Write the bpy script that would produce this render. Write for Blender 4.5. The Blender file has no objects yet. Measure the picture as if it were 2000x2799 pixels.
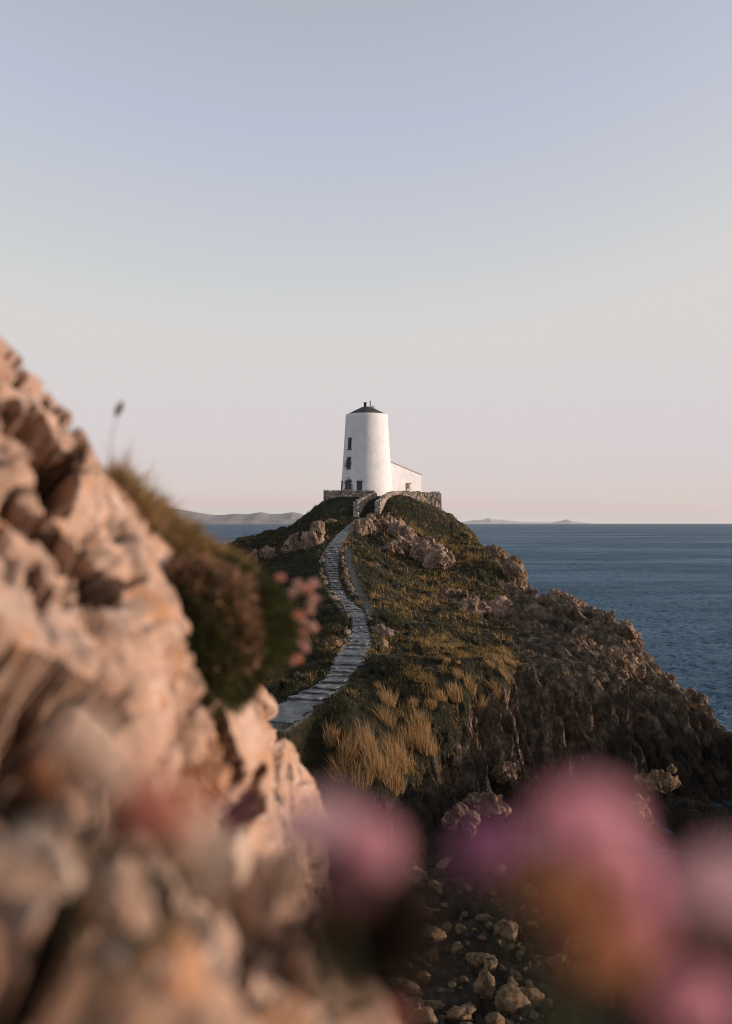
import bpy, bmesh, math, random
import numpy as np
from mathutils import Vector, Matrix, Euler

SC = bpy.context.scene
COL = SC.collection
PI = math.pi
RNG = np.random.default_rng(7)
random.seed(7)

# ------------------------------------------------------------------ view set-up
FPX = 2721.0            # focal length in photo pixels (2000 px wide photo, 35 mm lens)
CX, HY = 1000.0, 1430.0  # column of the axis, row of the horizon
EYE = 13.0              # eye height above the sea


def U(px, py, d):
    """photo pixel + distance along the view axis -> world point"""
    return np.array([(px - CX) / FPX * d, d, EYE - (py - HY) / FPX * d])


# ------------------------------------------------------------------ noise
_perm = np.random.default_rng(11).permutation(256).astype(np.int64)
_perm = np.concatenate([_perm, _perm, _perm])
_grad = np.random.default_rng(12).normal(size=(256, 3))
_grad /= np.linalg.norm(_grad, axis=1)[:, None]
_cell = np.random.default_rng(13).random((256, 4))


def perlin(x, y, z):
    xi = np.floor(x).astype(np.int64); yi = np.floor(y).astype(np.int64); zi = np.floor(z).astype(np.int64)
    xf = x - xi; yf = y - yi; zf = z - zi
    xi &= 255; yi &= 255; zi &= 255
    u = xf * xf * xf * (xf * (xf * 6 - 15) + 10)
    v = yf * yf * yf * (yf * (yf * 6 - 15) + 10)
    w = zf * zf * zf * (zf * (zf * 6 - 15) + 10)

    def g(a, b, c):
        h = _perm[_perm[_perm[(xi + a) & 255] + ((yi + b) & 255)] + ((zi + c) & 255)]
        G = _grad[h]
        return G[:, 0] * (xf - a) + G[:, 1] * (yf - b) + G[:, 2] * (zf - c)
    x00 = g(0, 0, 0) * (1 - u) + g(1, 0, 0) * u
    x10 = g(0, 1, 0) * (1 - u) + g(1, 1, 0) * u
    x01 = g(0, 0, 1) * (1 - u) + g(1, 0, 1) * u
    x11 = g(0, 1, 1) * (1 - u) + g(1, 1, 1) * u
    return 1.6 * ((x00 * (1 - v) + x10 * v) * (1 - w) + (x01 * (1 - v) + x11 * v) * w)


def fbm(P, s, octv=4, gain=.5, seed=0.0, ridged=False):
    out = np.zeros(len(P)); a = 1.0; f = s; tot = 0
    for i in range(octv):
        n = perlin(P[:, 0] * f + seed + 17.3 * i, P[:, 1] * f + seed * 1.7 + 5.1 * i, P[:, 2] * f + seed * .6 + 9.7 * i)
        if ridged:
            n = 1 - 2 * np.abs(n)
        out += a * n; tot += a; a *= gain; f *= 2.03
    return out / tot


def worley(P, s, seed=0, jitter=.95):
    """F1, F2 and a cell value"""
    Q = P * s + seed * 3.31
    I = np.floor(Q).astype(np.int64)
    f1 = np.full(len(P), 9.0); f2 = np.full(len(P), 9.0); val = np.zeros(len(P))
    for a in (-1, 0, 1):
        for b in (-1, 0, 1):
            for c in (-1, 0, 1):
                J = I + np.array([a, b, c])
                h = _perm[_perm[_perm[J[:, 0] & 255] + (J[:, 1] & 255)] + (J[:, 2] & 255)]
                R = _cell[h]
                d = np.linalg.norm(J + .5 + (R[:, :3] - .5) * jitter - Q, axis=1)
                m = d < f1
                f2 = np.where(m, f1, np.minimum(f2, d))
                val = np.where(m, R[:, 3], val)
                f1 = np.where(m, d, f1)
    return f1, f2, val


_fdir = np.random.default_rng(14).normal(size=(256, 3))
_fdir /= np.linalg.norm(_fdir, axis=1)[:, None]


def facets(P, s, seed, step, slope, warp=.3):
    """broken rock: every cell of a warped 3-D cell pattern is a flat face with its own height and tilt.
    Returns the displacement in units of one cell and a mask of the joints."""
    Q = P * s + seed * 3.31
    Q = Q + warp * np.stack([fbm(Q, .9, 2, .5, seed + k) for k in (1, 2, 3)], 1)
    I = np.floor(Q).astype(np.int64)
    f1 = np.full(len(P), 9.0); f2 = np.full(len(P), 9.0); val = np.zeros(len(P)); dot = np.zeros(len(P))
    for a in (-1, 0, 1):
        for b in (-1, 0, 1):
            for c in (-1, 0, 1):
                J = I + np.array([a, b, c])
                h = _perm[_perm[_perm[J[:, 0] & 255] + (J[:, 1] & 255)] + (J[:, 2] & 255)]
                R = _cell[h]
                v = Q - (J + .5 + (R[:, :3] - .5) * .95)
                d = np.linalg.norm(v, axis=1)
                m = d < f1
                f2 = np.where(m, f1, np.minimum(f2, d))
                val = np.where(m, R[:, 3], val)
                dot = np.where(m, (v * _fdir[h]).sum(1), dot)
                f1 = np.where(m, d, f1)
    return (step * (val - .5) + slope * dot) / s, 1 - sstep(0, .10, f2 - f1)


def sstep(a, b, x):
    t = np.clip((x - a) / (b - a), 0, 1)
    return t * t * (3 - 2 * t)


# ------------------------------------------------------------------ mesh helpers
def np_mesh(name, V, F, smooth=True):
    V = np.ascontiguousarray(V, dtype=np.float32); F = np.ascontiguousarray(F, dtype=np.int32)
    me = bpy.data.meshes.new(name)
    n, k = F.shape
    me.vertices.add(len(V)); me.vertices.foreach_set('co', V.ravel())
    me.loops.add(n * k); me.loops.foreach_set('vertex_index', F.ravel())
    me.polygons.add(n)
    me.polygons.foreach_set('loop_start', np.arange(0, n * k, k, dtype=np.int32))
    me.polygons.foreach_set('loop_total', np.full(n, k, dtype=np.int32))
    me.update(calc_edges=True); me.validate()
    if smooth:
        me.polygons.foreach_set('use_smooth', np.ones(len(me.polygons), dtype=bool))
    return me


def link(name, me, mat=None, parent=None, loc=(0, 0, 0)):
    o = bpy.data.objects.new(name, me); COL.objects.link(o)
    o.location = loc
    if mat is not None and me is not None and not me.materials:
        me.materials.append(mat)
    if parent is not None:
        o.parent = parent
    return o


def empty(name, loc):
    o = bpy.data.objects.new(name, None); COL.objects.link(o); o.location = loc
    o.empty_display_size = .2
    return o


def tag(o, label, cat, group=None, kind=None):
    if label: o['label'] = label
    if cat: o['category'] = cat
    if group: o['group'] = group
    if kind: o['kind'] = kind
    return o


def copy_tree(o, parent=None):
    c = o.copy(); COL.objects.link(c); c.parent = parent
    for ch in list(o.children):
        copy_tree(ch, c)
    return c


def grid_faces(nr, nc, wrap=False):
    r = np.arange(nr - 1)[:, None]; c = np.arange(nc if wrap else nc - 1)[None, :]
    c2 = (c + 1) % nc
    a = r * nc + c; b = r * nc + c2; d = (r + 1) * nc + c2; e = (r + 1) * nc + c
    return np.stack([a, b, d, e], -1).reshape(-1, 4)


_ico = {}


def ico(sub):
    if sub not in _ico:
        bm = bmesh.new(); bmesh.ops.create_icosphere(bm, subdivisions=sub, radius=1)
        V = np.array([v.co[:] for v in bm.verts]); F = np.array([[v.index for v in f.verts] for f in bm.faces]); bm.free()
        V /= np.linalg.norm(V, axis=1)[:, None]
        _ico[sub] = (V, F)
    return _ico[sub]


def rock_mesh(name, size, seed, sub=4, planes=13, rough=.12, strata=.0, tilt=(.5, .2, .85), sharp=26):
    """angular stone: a random polytope with softened edges, noise and optional bedding"""
    V, F = ico(sub)
    r = np.random.default_rng(seed)
    N = r.normal(size=(planes, 3)); N /= np.linalg.norm(N, axis=1)[:, None]
    D = r.uniform(.55, 1.0, planes)
    dots = np.maximum(V @ N.T, 1e-3)
    rad = D[None, :] / dots
    rad = np.concatenate([rad, np.full((len(V), 1), 1.05)], 1)
    R = -np.log(np.exp(-sharp * rad).sum(1)) / sharp
    P = V * R[:, None]
    Q = P * np.array(size) / max(size)
    n = fbm(Q, 1.7, 5, .55, seed * 1.37) * rough * 1.5 + (fbm(Q, 4.5, 3, .5, seed * 2.1, True) - .3) * rough * .6
    if strata:
        t = np.array(tilt); t = t / np.linalg.norm(t)
        s = Q @ t * 5 + fbm(Q, 2.0, 3, .5, seed) * 1.2
        n += strata * (np.abs((s % 1) - .5) * 2 - .5 + .6 * np.abs(((s * 2.7) % 1) - .5))
    P = P * (1 + n)[:, None] * np.array(size)
    return np_mesh(name, P, F)


def poly_unit(seed, sub=4, planes=8, sharp=80, lo=.66):
    V, F = ico(sub); r = np.random.default_rng(seed)
    N = r.normal(size=(planes, 3)); N /= np.linalg.norm(N, axis=1)[:, None]
    rad = np.concatenate([r.uniform(lo, 1., planes)[None, :] / np.maximum(V @ N.T, 1e-3), np.full((len(V), 1), 1.32)], 1)
    return 1.12 * V * (-np.log(np.exp(-sharp * rad).sum(1)) / sharp)[:, None], F


def blob_mass(name, blobs, voxel, mat, amp=(.1, .04, .015), freq=(2., 6., 16.), seed=0, cracks=(), parent=None, lumps=0., strata=None, smooth=True, angular=True):
    """one body grown from overlapping angular lumps (centre, radii), fused and weathered.
    cracks: list of (points as seen in the photo, width, depth)"""
    Vs, Fs, k = [], [], 0
    for q, bl in enumerate(blobs):
        S, T = poly_unit(seed * 31 + q) if angular else ico(4)
        P = S * np.array(bl[1])
        if len(bl) > 2: P = P @ np.array(Euler(bl[2]).to_matrix()).T
        Vs.append(P + np.array(bl[0])); Fs.append(T + k); k += len(S)
    me = np_mesh(name, np.concatenate(Vs), np.concatenate(Fs))
    o = link(name, me)
    m = o.modifiers.new('r', 'REMESH'); m.mode = 'VOXEL'; m.voxel_size = voxel
    dg = bpy.context.evaluated_depsgraph_get()
    me2 = bpy.data.meshes.new_from_object(o.evaluated_get(dg))
    o.modifiers.clear()
    o.data = me2; bpy.data.meshes.remove(me)
    # keep only the biggest connected body
    bm = bmesh.new(); bm.from_mesh(me2); seen = set(); best = []
    for v in bm.verts:
        if v in seen: continue
        st = [v]; seen.add(v); comp = []
        while st:
            c = st.pop(); comp.append(c)
            for e in c.link_edges:
                w = e.other_vert(c)
                if w not in seen: seen.add(w); st.append(w)
        if len(comp) > len(best): best = comp
    if len(best) < len(bm.verts):
        keep = set(best); bmesh.ops.delete(bm, geom=[v for v in bm.verts if v not in keep], context='VERTS'); bm.to_mesh(me2)
    bm.free()
    me2.name = name
    n = len(me2.vertices)
    V = np.empty(n * 3, np.float32); me2.vertices.foreach_get('co', V); V = V.reshape(-1, 3).astype(float)
    Nn = np.empty(n * 3, np.float32); me2.vertices.foreach_get('normal', Nn); Nn = Nn.reshape(-1, 3).astype(float)
    d = np.zeros(n)
    d += amp[0] * fbm(V, freq[0], 3, .5, seed)
    d += amp[1] * (fbm(V, freq[1], 4, .55, seed + 3, True) - .3)
    d += amp[2] * fbm(V, freq[2], 3, .6, seed + 5)
    if lumps:
        Rm = np.array(Euler((.5, .35, .2)).to_matrix())
        for sc_, wt in ((lumps[0], 1.), (lumps[0] * 2.4, .9), (lumps[0] * 5.5, .9)):
            fd, jt = facets(V @ Rm.T * np.array([1.2, .85, .7]), sc_, seed, .42 * wt, .34 * wt)
            d += fd - .25 * lumps[1] * jt * wt
    if strata is not None:
        t = np.array(strata[0]); t = t / np.linalg.norm(t)
        s = V @ t * strata[1] + fbm(V, freq[0], 3, .5, seed + 8) * 1.1
        d += strata[2] * (np.abs((s % 1) - .5) * 2 - .5)
    if cracks:
        X = np.stack([CX + FPX * V[:, 0] / V[:, 1], HY - FPX * (V[:, 2] - EYE) / V[:, 1]], 1)
        wob = fbm(V, 9., 3, .55, seed + 9)
        face = sstep(.15, -.15, Nn[:, 1])
        for pts, w, dep in cracks:
            best = np.full(n, 9e3)
            for p, q in zip(pts[:-1], pts[1:]):
                p = np.array(p, float); q = np.array(q, float); pq = q - p
                t = np.clip(((X - p) @ pq) / (pq @ pq), 0, 1)
                best = np.minimum(best, np.linalg.norm(X - (p + t[:, None] * pq), axis=1))
            best = best + .8 * w * wob
            d -= dep * (1 - sstep(w * .3, w, best)) * face
    V2 = V + Nn * d[:, None]
    base = np.array([V2[:, 0].mean(), V2[:, 1].mean(), V2[:, 2].min()])
    me2.vertices.foreach_set('co', (V2 - base).astype(np.float32).ravel()); me2.update()
    me2.polygons.foreach_set('use_smooth', np.full(len(me2.polygons), smooth))
    me2.materials.clear(); me2.materials.append(mat)
    o.location = base
    return o


def blades(name, base, dirs, length, width, bend=.3, rng=RNG, segs=1, parent=None, mat=None, loc=(0, 0, 0)):
    """many grass blades / narrow leaves in one mesh. base, dirs: Nx3; length, width: N"""
    n = len(base)
    side = np.cross(dirs, rng.normal(size=(n, 3))); side /= np.linalg.norm(side, axis=1)[:, None] + 1e-9
    tip = base + dirs * length[:, None]
    droop = rng.normal(size=(n, 3)) * .35; droop[:, 2] -= .55
    tip = tip + droop * (bend * length)[:, None]
    h = (width * .5)[:, None] * side
    if segs == 1:
        V = np.stack([base - h, base + h, tip], 1).reshape(-1, 3)
        F = np.arange(n * 3).reshape(-1, 3)
    else:
        mid = base + dirs * (length * .55)[:, None] + droop * (bend * length * .25)[:, None]
        V = np.stack([base - h, base + h, mid - h * .75, mid + h * .75, tip], 1).reshape(-1, 3)
        k = np.arange(n)[:, None] * 5
        F = np.concatenate([k + np.array([[0, 1, 3]]), k + np.array([[0, 3, 2]]), k + np.array([[2, 3, 4]])], 0)
    V = V - np.array(loc)
    me = np_mesh(name, V, F, smooth=False)
    return link(name, me, mat, parent, (0, 0, 0) if parent is not None else loc)


def box_v(x0, x1, y0, y1, z0, z1):
    V = [(x, y, z) for z in (z0, z1) for y in (y0, y1) for x in (x0, x1)]
    F = [(0, 2, 3, 1), (4, 5, 7, 6), (0, 1, 5, 4), (2, 6, 7, 3), (0, 4, 6, 2), (1, 3, 7, 5)]
    return V, F


class MB:
    def __init__(s): s.V = []; s.F = []

    def add(s, V, F):
        k = len(s.V); s.V += [tuple(v) for v in V]; s.F += [tuple(i + k for i in f) for f in F]; return s

    def box(s, *a): return s.add(*box_v(*a))

    def lathe(s, prof, n=48, cap=True, a0=0):
        V = []; F = []
        for r, z in prof:
            for i in range(n):
                a = a0 + 2 * PI * i / n
                V.append((r * math.cos(a), r * math.sin(a), z))
        for j in range(len(prof) - 1):
            for i in range(n):
                i2 = (i + 1) % n
                F.append((j * n + i, j * n + i2, (j + 1) * n + i2, (j + 1) * n + i))
        if cap:
            F.append(tuple(range(n - 1, -1, -1))); F.append(tuple((len(prof) - 1) * n + i for i in range(n)))
        return s.add(V, F)

    def tube(s, pts, rad, n=8):
        pts = [Vector(p) for p in pts]; V = []; F = []
        for i, p in enumerate(pts):
            t = (pts[min(i + 1, len(pts) - 1)] - pts[max(i - 1, 0)]).normalized()
            a = t.cross(Vector((0.31, .9, .17))).normalized(); b = t.cross(a)
            r = rad[i] if hasattr(rad, '__len__') else rad
            for k in range(n):
                w = 2 * PI * k / n
                V.append(p + a * (r * math.cos(w)) + b * (r * math.sin(w)))
        for j in range(len(pts) - 1):
            for k in range(n):
                k2 = (k + 1) % n
                F.append((j * n + k, j * n + k2, (j + 1) * n + k2, (j + 1) * n + k))
        F.append(tuple(range(n - 1, -1, -1))); F.append(tuple((len(pts) - 1) * n + k for k in range(n)))
        return s.add(V, F)

    def mesh(s, name, smooth=False):
        me = bpy.data.meshes.new(name); me.from_pydata(s.V, [], s.F); me.update()
        if smooth:
            me.polygons.foreach_set('use_smooth', np.ones(len(me.polygons), dtype=bool))
        return me

    def build(s, name, mat, parent=None, loc=(0, 0, 0), smooth=False):
        return link(name, s.mesh(name, smooth), mat, parent, loc)


# ------------------------------------------------------------------ materials
class NT:
    def __init__(s, name):
        s.m = bpy.data.materials.new(name); s.m.use_nodes = True
        s.t = s.m.node_tree; s.t.nodes.clear()
        s.out = s.t.nodes.new('ShaderNodeOutputMaterial')
        s.b = s.t.nodes.new('ShaderNodeBsdfPrincipled')
        s.t.links.new(s.b.outputs[0], s.out.inputs[0])
        s.b.inputs['Roughness'].default_value = .9
        s.b.inputs['Specular IOR Level'].default_value = .2
        s.tc = s.t.nodes.new('ShaderNodeTexCoord')

    def n(s, typ, **kw):
        nd = s.t.nodes.new(typ)
        for k, v in kw.items(): setattr(nd, k, v)
        return nd

    def l(s, a, b): s.t.links.new(a, b)

    def mapping(s, scale=(1, 1, 1), rot=(0, 0, 0), src=None):
        mp = s.n('ShaderNodeMapping'); mp.inputs['Scale'].default_value = scale; mp.inputs['Rotation'].default_value = rot
        s.l(src or s.tc.outputs['Object'], mp.inputs[0]); return mp.outputs[0]

    def noise(s, scale, detail=5, rough=.55, vec=None, dist=0.):
        nd = s.n('ShaderNodeTexNoise'); nd.inputs['Scale'].default_value = scale; nd.inputs['Detail'].default_value = detail
        nd.inputs['Roughness'].default_value = rough; nd.inputs['Distortion'].default_value = dist
        s.l(vec or s.tc.outputs['Object'], nd.inputs['Vector']); return nd.outputs[0]

    def voro(s, scale, feature='F1', vec=None, out='Distance'):
        nd = s.n('ShaderNodeTexVoronoi', feature=feature); nd.inputs['Scale'].default_value = scale
        s.l(vec or s.tc.outputs['Object'], nd.inputs['Vector']); return nd.outputs[out]

    def ramp(s, fac, stops, interp='LINEAR'):
        nd = s.n('ShaderNodeValToRGB'); cr = nd.color_ramp; cr.interpolation = interp
        while len(cr.elements) < len(stops): cr.elements.new(.5)
        for e, (p, c) in zip(cr.elements, stops):
            e.position = p; e.color = (*c, 1) if hasattr(c, '__len__') else (c, c, c, 1)
        s.l(fac, nd.inputs[0]); return nd.outputs[0]

    def mix(s, fac, a, b, blend='MIX'):
        nd = s.n('ShaderNodeMix', data_type='RGBA', blend_type=blend)
        for sock, v in ((0, fac), (6, a), (7, b)):
            if isinstance(v, (int, float)): nd.inputs[sock].default_value = v
            elif isinstance(v, tuple): nd.inputs[sock].default_value = (*v, 1)
            else: s.l(v, nd.inputs[sock])
        return nd.outputs[2]

    def math(s, op, a, b=0.):
        nd = s.n('ShaderNodeMath', operation=op)
        for i, v in enumerate((a, b)):
            if isinstance(v, (int, float)): nd.inputs[i].default_value = v
            else: s.l(v, nd.inputs[i])
        return nd.outputs[0]

    def attr(s, name):
        nd = s.n('ShaderNodeAttribute'); nd.attribute_name = name; return nd.outputs['Fac']

    def island(s):
        return s.n('ShaderNodeNewGeometry').outputs['Random Per Island']

    def bump(s, h, strength=.5, dist=.05, prev=None):
        nd = s.n('ShaderNodeBump'); nd.inputs['Strength'].default_value = strength; nd.inputs['Distance'].default_value = dist
        s.l(h, nd.inputs['Height'])
        if prev is not None: s.l(prev, nd.inputs['Normal'])
        s.l(nd.outputs[0], s.b.inputs['Normal']); return nd.outputs[0]

    def color(s, c):
        if isinstance(c, tuple): s.b.inputs['Base Color'].default_value = (*c, 1)
        else: s.l(c, s.b.inputs['Base Color'])
        return s


def m_rock(name, dark, mid, light, scale=1., lichen=None, white=None, bump=.6, bdist=.03, stain=None):
    m = NT(name)
    a = m.noise(1.3 * scale, 6, .6)
    c = m.ramp(a, [(.3, dark), (.5, mid), (.7, light)])
    fine = m.noise(14 * scale, 5, .65)
    c = m.mix(.55, c, m.ramp(fine, [(.3, .55), (.7, 1.25)]), 'MULTIPLY')
    if lichen:
        f = m.ramp(m.noise(2.6 * scale, 7, .7), [(.54, 0.), (.62, .85)])
        c = m.mix(f, c, lichen)
    if white:
        f = m.ramp(m.noise(3.7 * scale, 7, .7, m.mapping((1, 1.2, .9))), [(.58, 0.), (.66, .8)])
        c = m.mix(f, c, white)
    if stain:
        f = m.ramp(m.noise(3.1 * scale, 7, .72, m.mapping((1.1, 1, .8), (1, .4, 0))), [(.54, 0.), (.62, .8)])
        c = m.mix(f, c, stain)
    m.color(c)
    b1 = m.bump(m.noise(5 * scale, 8, .7), bump, bdist / scale)
    m.bump(m.voro(9 * scale, 'DISTANCE_TO_EDGE', m.mapping((1, 1, .6), (.4, .3, .2))), bump * .5, bdist * .5 / scale, b1)
    return m.m


def m_leaf(name, cols, rough=.7, trans=.25):
    m = NT(name)
    st = [(i / max(1, len(cols) - 1), c) for i, c in enumerate(cols)]
    m.color(m.ramp(m.island(), st)); m.b.inputs['Roughness'].default_value = rough
    if trans:
        tr = m.n('ShaderNodeBsdfTranslucent'); mx = m.n('ShaderNodeMixShader'); mx.inputs[0].default_value = trans
        m.l(m.ramp(m.island(), st), tr.inputs[0])
        m.l(m.b.outputs[0], mx.inputs[1]); m.l(tr.outputs[0], mx.inputs[2]); m.l(mx.outputs[0], m.out.inputs[0])
    return m.m


def m_plain(name, c, rough=.8, var=.25, scale=8., bump=0., bdist=.01, spec=.2):
    m = NT(name); m.b.inputs['Roughness'].default_value = rough; m.b.inputs['Specular IOR Level'].default_value = spec
    f = m.noise(scale, 6, .6)
    m.color(m.mix(1., c, m.ramp(f, [(.25, 1 - var), (.75, 1 + var)]), 'MULTIPLY'))
    if bump: m.bump(m.noise(scale * 3, 6, .65), bump, bdist)
    return m.m


ROCK_NEAR = m_rock('foreground_rock', (.32, .19, .125), (.51, .335, .24), (.63, .455, .365), 3., (.46, .23, .11), (.70, .57, .50), .9, .05, (.12, .08, .06))
ROCK_ORANGE = m_rock('orange_lichen_rock', (.34, .16, .08), (.52, .28, .15), (.62, .40, .27), 5., (.52, .20, .08), (.7, .58, .5), .5, .03)
ROCK_PALE = m_rock('pale_lichen_rock', (.42, .29, .2), (.64, .49, .38), (.74, .62, .53), 5., (.50, .27, .14), (.76, .68, .61), .5, .03)
ROCK_CRAG = m_rock('crag_rock', (.04, .027, .02), (.17, .11, .075), (.40, .28, .2), .8, (.20, .11, .04), (.48, .4, .34), .9, .08)
ROCK_PINK = m_rock('pinkish_outcrop', (.07, .046, .03), (.27, .178, .128), (.52, .375, .295), .9, (.08, .06, .022), (.60, .49, .42), .9, .08)
ROCK_BOULDER = m_rock('gully_boulder', (.04, .03, .02), (.14, .092, .054), (.28, .185, .115), 3.4, (.22, .12, .04), None, .9, .04)
ROCK_GREY = m_rock('edging_rock', (.05, .04, .03), (.17, .13, .10), (.34, .27, .21), 3., (.14, .1, .04), (.55, .5, .46), .8, .03)

# ------------------------------------------------------------------ headland terrain
PATH = [  # left px, right px, row, distance
    (690, 790, 1975, 41.0),     (749, 827, 1950, 42.0), (781, 873, 1913, 43.5), (846, 919, 1886, 45.0), (882, 943, 1863, 46.2), (905, 955, 1840, 47.7),
    (913, 986, 1812, 49.7), (929, 1000, 1780, 52.2), (943, 1012, 1756, 54.2), (961, 1007, 1733, 56.5), (963, 1002, 1706, 59.2),
    (958, 998, 1678, 62.5), (933, 975, 1655, 65.5), (920, 949, 1636, 68.), (905, 934, 1609, 71.5), (898, 925, 1581, 75.), (889, 922, 1549, 79.),
    (880, 926, 1512, 84.5), (899, 940, 1484, 89.5), (919, 952, 1461, 94.5), (949, 970, 1435, 100.5), (982, 1012, 1413, 105.0)]
PC = np.array([U((a + b) / 2, r, d) for a, b, r, d in PATH])
PW = np.array([(b - a) / FPX * d for a, b, r, d in PATH]) * np.interp(np.arange(len(PATH)), [0, 8, 20], [1.22, 1.02, .88])
TRAIL = np.array([U(*p) for p in ((947, 1500, 86.5), (956, 1535, 81.2), (961, 1567, 76.8), (975, 1604, 72.3), (989, 1632, 68.8), (1004, 1655, 65.6), (1008, 1678, 62.3))])

CTRL = [  # photo pixel, distance
    # silhouette on the seaward side
    (1203, 1396, 115), (1277, 1442, 109), (1302, 1482, 104), (1345, 1510, 100), (1376, 1547, 95), (1406, 1565, 92), (1424, 1605, 88),
    (1459, 1637, 82), (1530, 1672, 79), (1591, 1668, 76), (1643, 1668, 72), (1677, 1728, 67), (1730, 1755, 64), (1748, 1808, 60),
    (1770, 1838, 57), (1825, 1858, 55), (1862, 1884, 53.5), (1905, 1905, 52), (1924, 1945, 50.8), (1960, 1972, 50.2), (2000, 1985, 50),
    # landward side
    (884, 1369, 113), (855, 1402, 112), (828, 1434, 111), (700, 1466, 107), (593, 1498, 103), (500, 1530, 100),
    (750, 1600, 76), (700, 1700, 64), (700, 1550, 88), (800, 1500, 97), (700, 1850, 50), (560, 1700, 66), (500, 1600, 80),
    (850, 1700, 61), (860, 1640, 68), (830, 1570, 78), (850, 1790, 52.5), (780, 1880, 46), (690, 1950, 43), (560, 1900, 46),
    # mound round the tower
    (963, 1409, 105.2), (1020, 1411, 105.), (1108, 1357, 110), (1060, 1378, 107.5), (1150, 1372, 111), (1200, 1397, 113), (930, 1385, 108), (960, 1368, 111),
    (1080, 1425, 103), (1180, 1440, 104),
    # shoulder right of the path
    (1000, 1440, 100), (1050, 1490, 95), (1120, 1530, 91), (1200, 1570, 88), (1250, 1500, 101), (1010, 1540, 84), (1050, 1600, 77.5),
    (1100, 1650, 71), (1200, 1640, 78), (1300, 1610, 84), (1320, 1650, 79), (1400, 1700, 72), (1240, 1700, 68), (1100, 1740, 58.5), (1180, 1760, 57),
    (1090, 1800, 52), (1300, 1760, 61), (1420, 1745, 64), (1540, 1730, 67), (1380, 1800, 55.), (1480, 1790, 58), (1620, 1770, 60), (1560, 1700, 71),
    (1660, 1790, 60),
    # brow of the cliff
    (1040, 1880, 46.2), (1150, 1860, 46.8), (1250, 1850, 47.2), (1350, 1850, 48), (1430, 1840, 49.3), (1520, 1840, 50.5), (1650, 1825, 54), (1720, 1850, 54.5), (1800, 1900, 52),
    (950, 1930, 43.3), (1240, 1810, 50.5),
    # face and foot
    (860, 1985, 42.0), (900, 2010, 41.4), (1000, 2050, 41.2), (1000, 2150, 40.2), (880, 2150, 40.4), (1100, 2040, 42.6), (1120, 2160, 40.8),
    (1250, 2000, 44.2), (1380, 2000, 45.5), (1550, 2000, 47.2), (1700, 1990, 49.2), (1820, 1980, 50.), (1880, 2060, 48.4),
    (1200, 2215, 40.6), (1400, 2160, 42.8), (1600, 2185, 43.4), (1750, 2190, 44.4), (1850, 2210, 45.),
    # floor of the gully
    (1100, 2300, 38.6), (1200, 2320, 38), (1300, 2500, 31), (1300, 2700, 25.8), (1200, 2799, 24), (1000, 2600, 28), (1500, 2400, 34), (1600, 2700, 26),
    (1700, 2330, 38.6), (1850, 2380, 36.5), (1800, 2799, 24.5), (1000, 2400, 34.5),
]
pts = [tuple(U(*c)) for c in CTRL]
pts += [tuple(p) for p in PC] + [tuple(p) for p in TRAIL]
# places the photo does not show: the sea side, the far side, the inlet, and a ridge and stack added beyond the right edge to cast shade
pts += [(12.5, 122, 11.5), (17, 118, 4), (19, 109, 0), (22, 116, -2.5), (17.5, 104, 3), (21, 100, -2.5), (17, 96, 3), (20.5, 92, -2), (18, 88, 2.5), (21.5, 84, -2.2),
        (19.5, 78, 3.2), (23, 77, -2.5), (20, 71, 2.5), (23, 69, -2.5), (20.3, 64, 1.6), (23, 62, -2.6), (19.5, 57, 1.8), (22.5, 56, -2.2), (19.6, 52.5, 1.4), (22, 51, -2),
        (27, 47, -3), (26, 60, -5), (27, 80, -6), (27, 100, -6), (26, 125, -6),
        (16, 45.2, .0), (18.5, 45, -.8), (15.6, 43.4, .45), (18, 43, .2), (14.2, 44.6, .4), (26, 42, -4),
        (20.6, 49, 2.4), (22.3, 47.5, 2.4), (23.3, 45, 2.2), (22.8, 50.5, 2.0), (15.5, 41.2, .9), (17.5, 40, 1.9), (18, 37, 2.6), (17, 33, 2.4), (16, 28, 2.2), (15, 23, 2.2), (14, 17, 2.6), (21, 36, 2.5), (21, 30, 3), (24, 33, -2), (24, 25, -2), (26, 17, -3),
        (13.2, 36, 1.4), (12, 30, 1.3), (10.5, 24, 1.5), (9, 17, 2.2),
        (0, 118, 15.9), (4.5, 117.5, 15.7), (-3, 116, 15.8), (0, 113, 15.9), (4, 113.5, 15.7), (7.2, 116.5, 15.4), (0, 124, 14.6), (-6, 124, 11), (5, 126, 12), (0, 134, 6), (0, 148, -4), (-14, 132, 3), (14, 134, 1),
        (-20, 108, 7), (-26, 112, 2), (-22, 92, 7.5), (-30, 90, 1), (-20, 70, 7.2), (-28, 66, 3), (-16, 52, 6.2), (-24, 48, 3.5), (-12, 43, 5.2), (-18, 38, 4.5), (-36, 75, -4), (-34, 110, -5), (-34, 45, -3),
        (-6, 36, 2.2), (-9, 32, 3), (-14, 28, 3.5), (-24, 28, 2), (-5, 28, 1.6), (-6, 20, 2.5), (-10, 14, 5), (0, 17, 1.6), (4, 14, 2.), (0, 9, 4), (5, 8, 3), (-6, 7, 8), (9, 9, 3), (0, 4.5, 8), (-4, 3, 9), (4, 4, 4)]
CP = np.array(pts)


def rbf_setup(P, c=1.3, lam=.02):
    d = np.sqrt(((P[:, None, :2] - P[None, :, :2]) ** 2).sum(-1) + c * c)
    A = -d + np.eye(len(P)) * lam
    n = len(P)
    B = np.concatenate([P[:, :2], np.ones((n, 1))], 1)
    M = np.zeros((n + 3, n + 3)); M[:n, :n] = A; M[:n, n:] = B; M[n:, :n] = B.T
    return np.linalg.solve(M, np.concatenate([P[:, 2], np.zeros(3)]))


RW = rbf_setup(CP)


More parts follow.
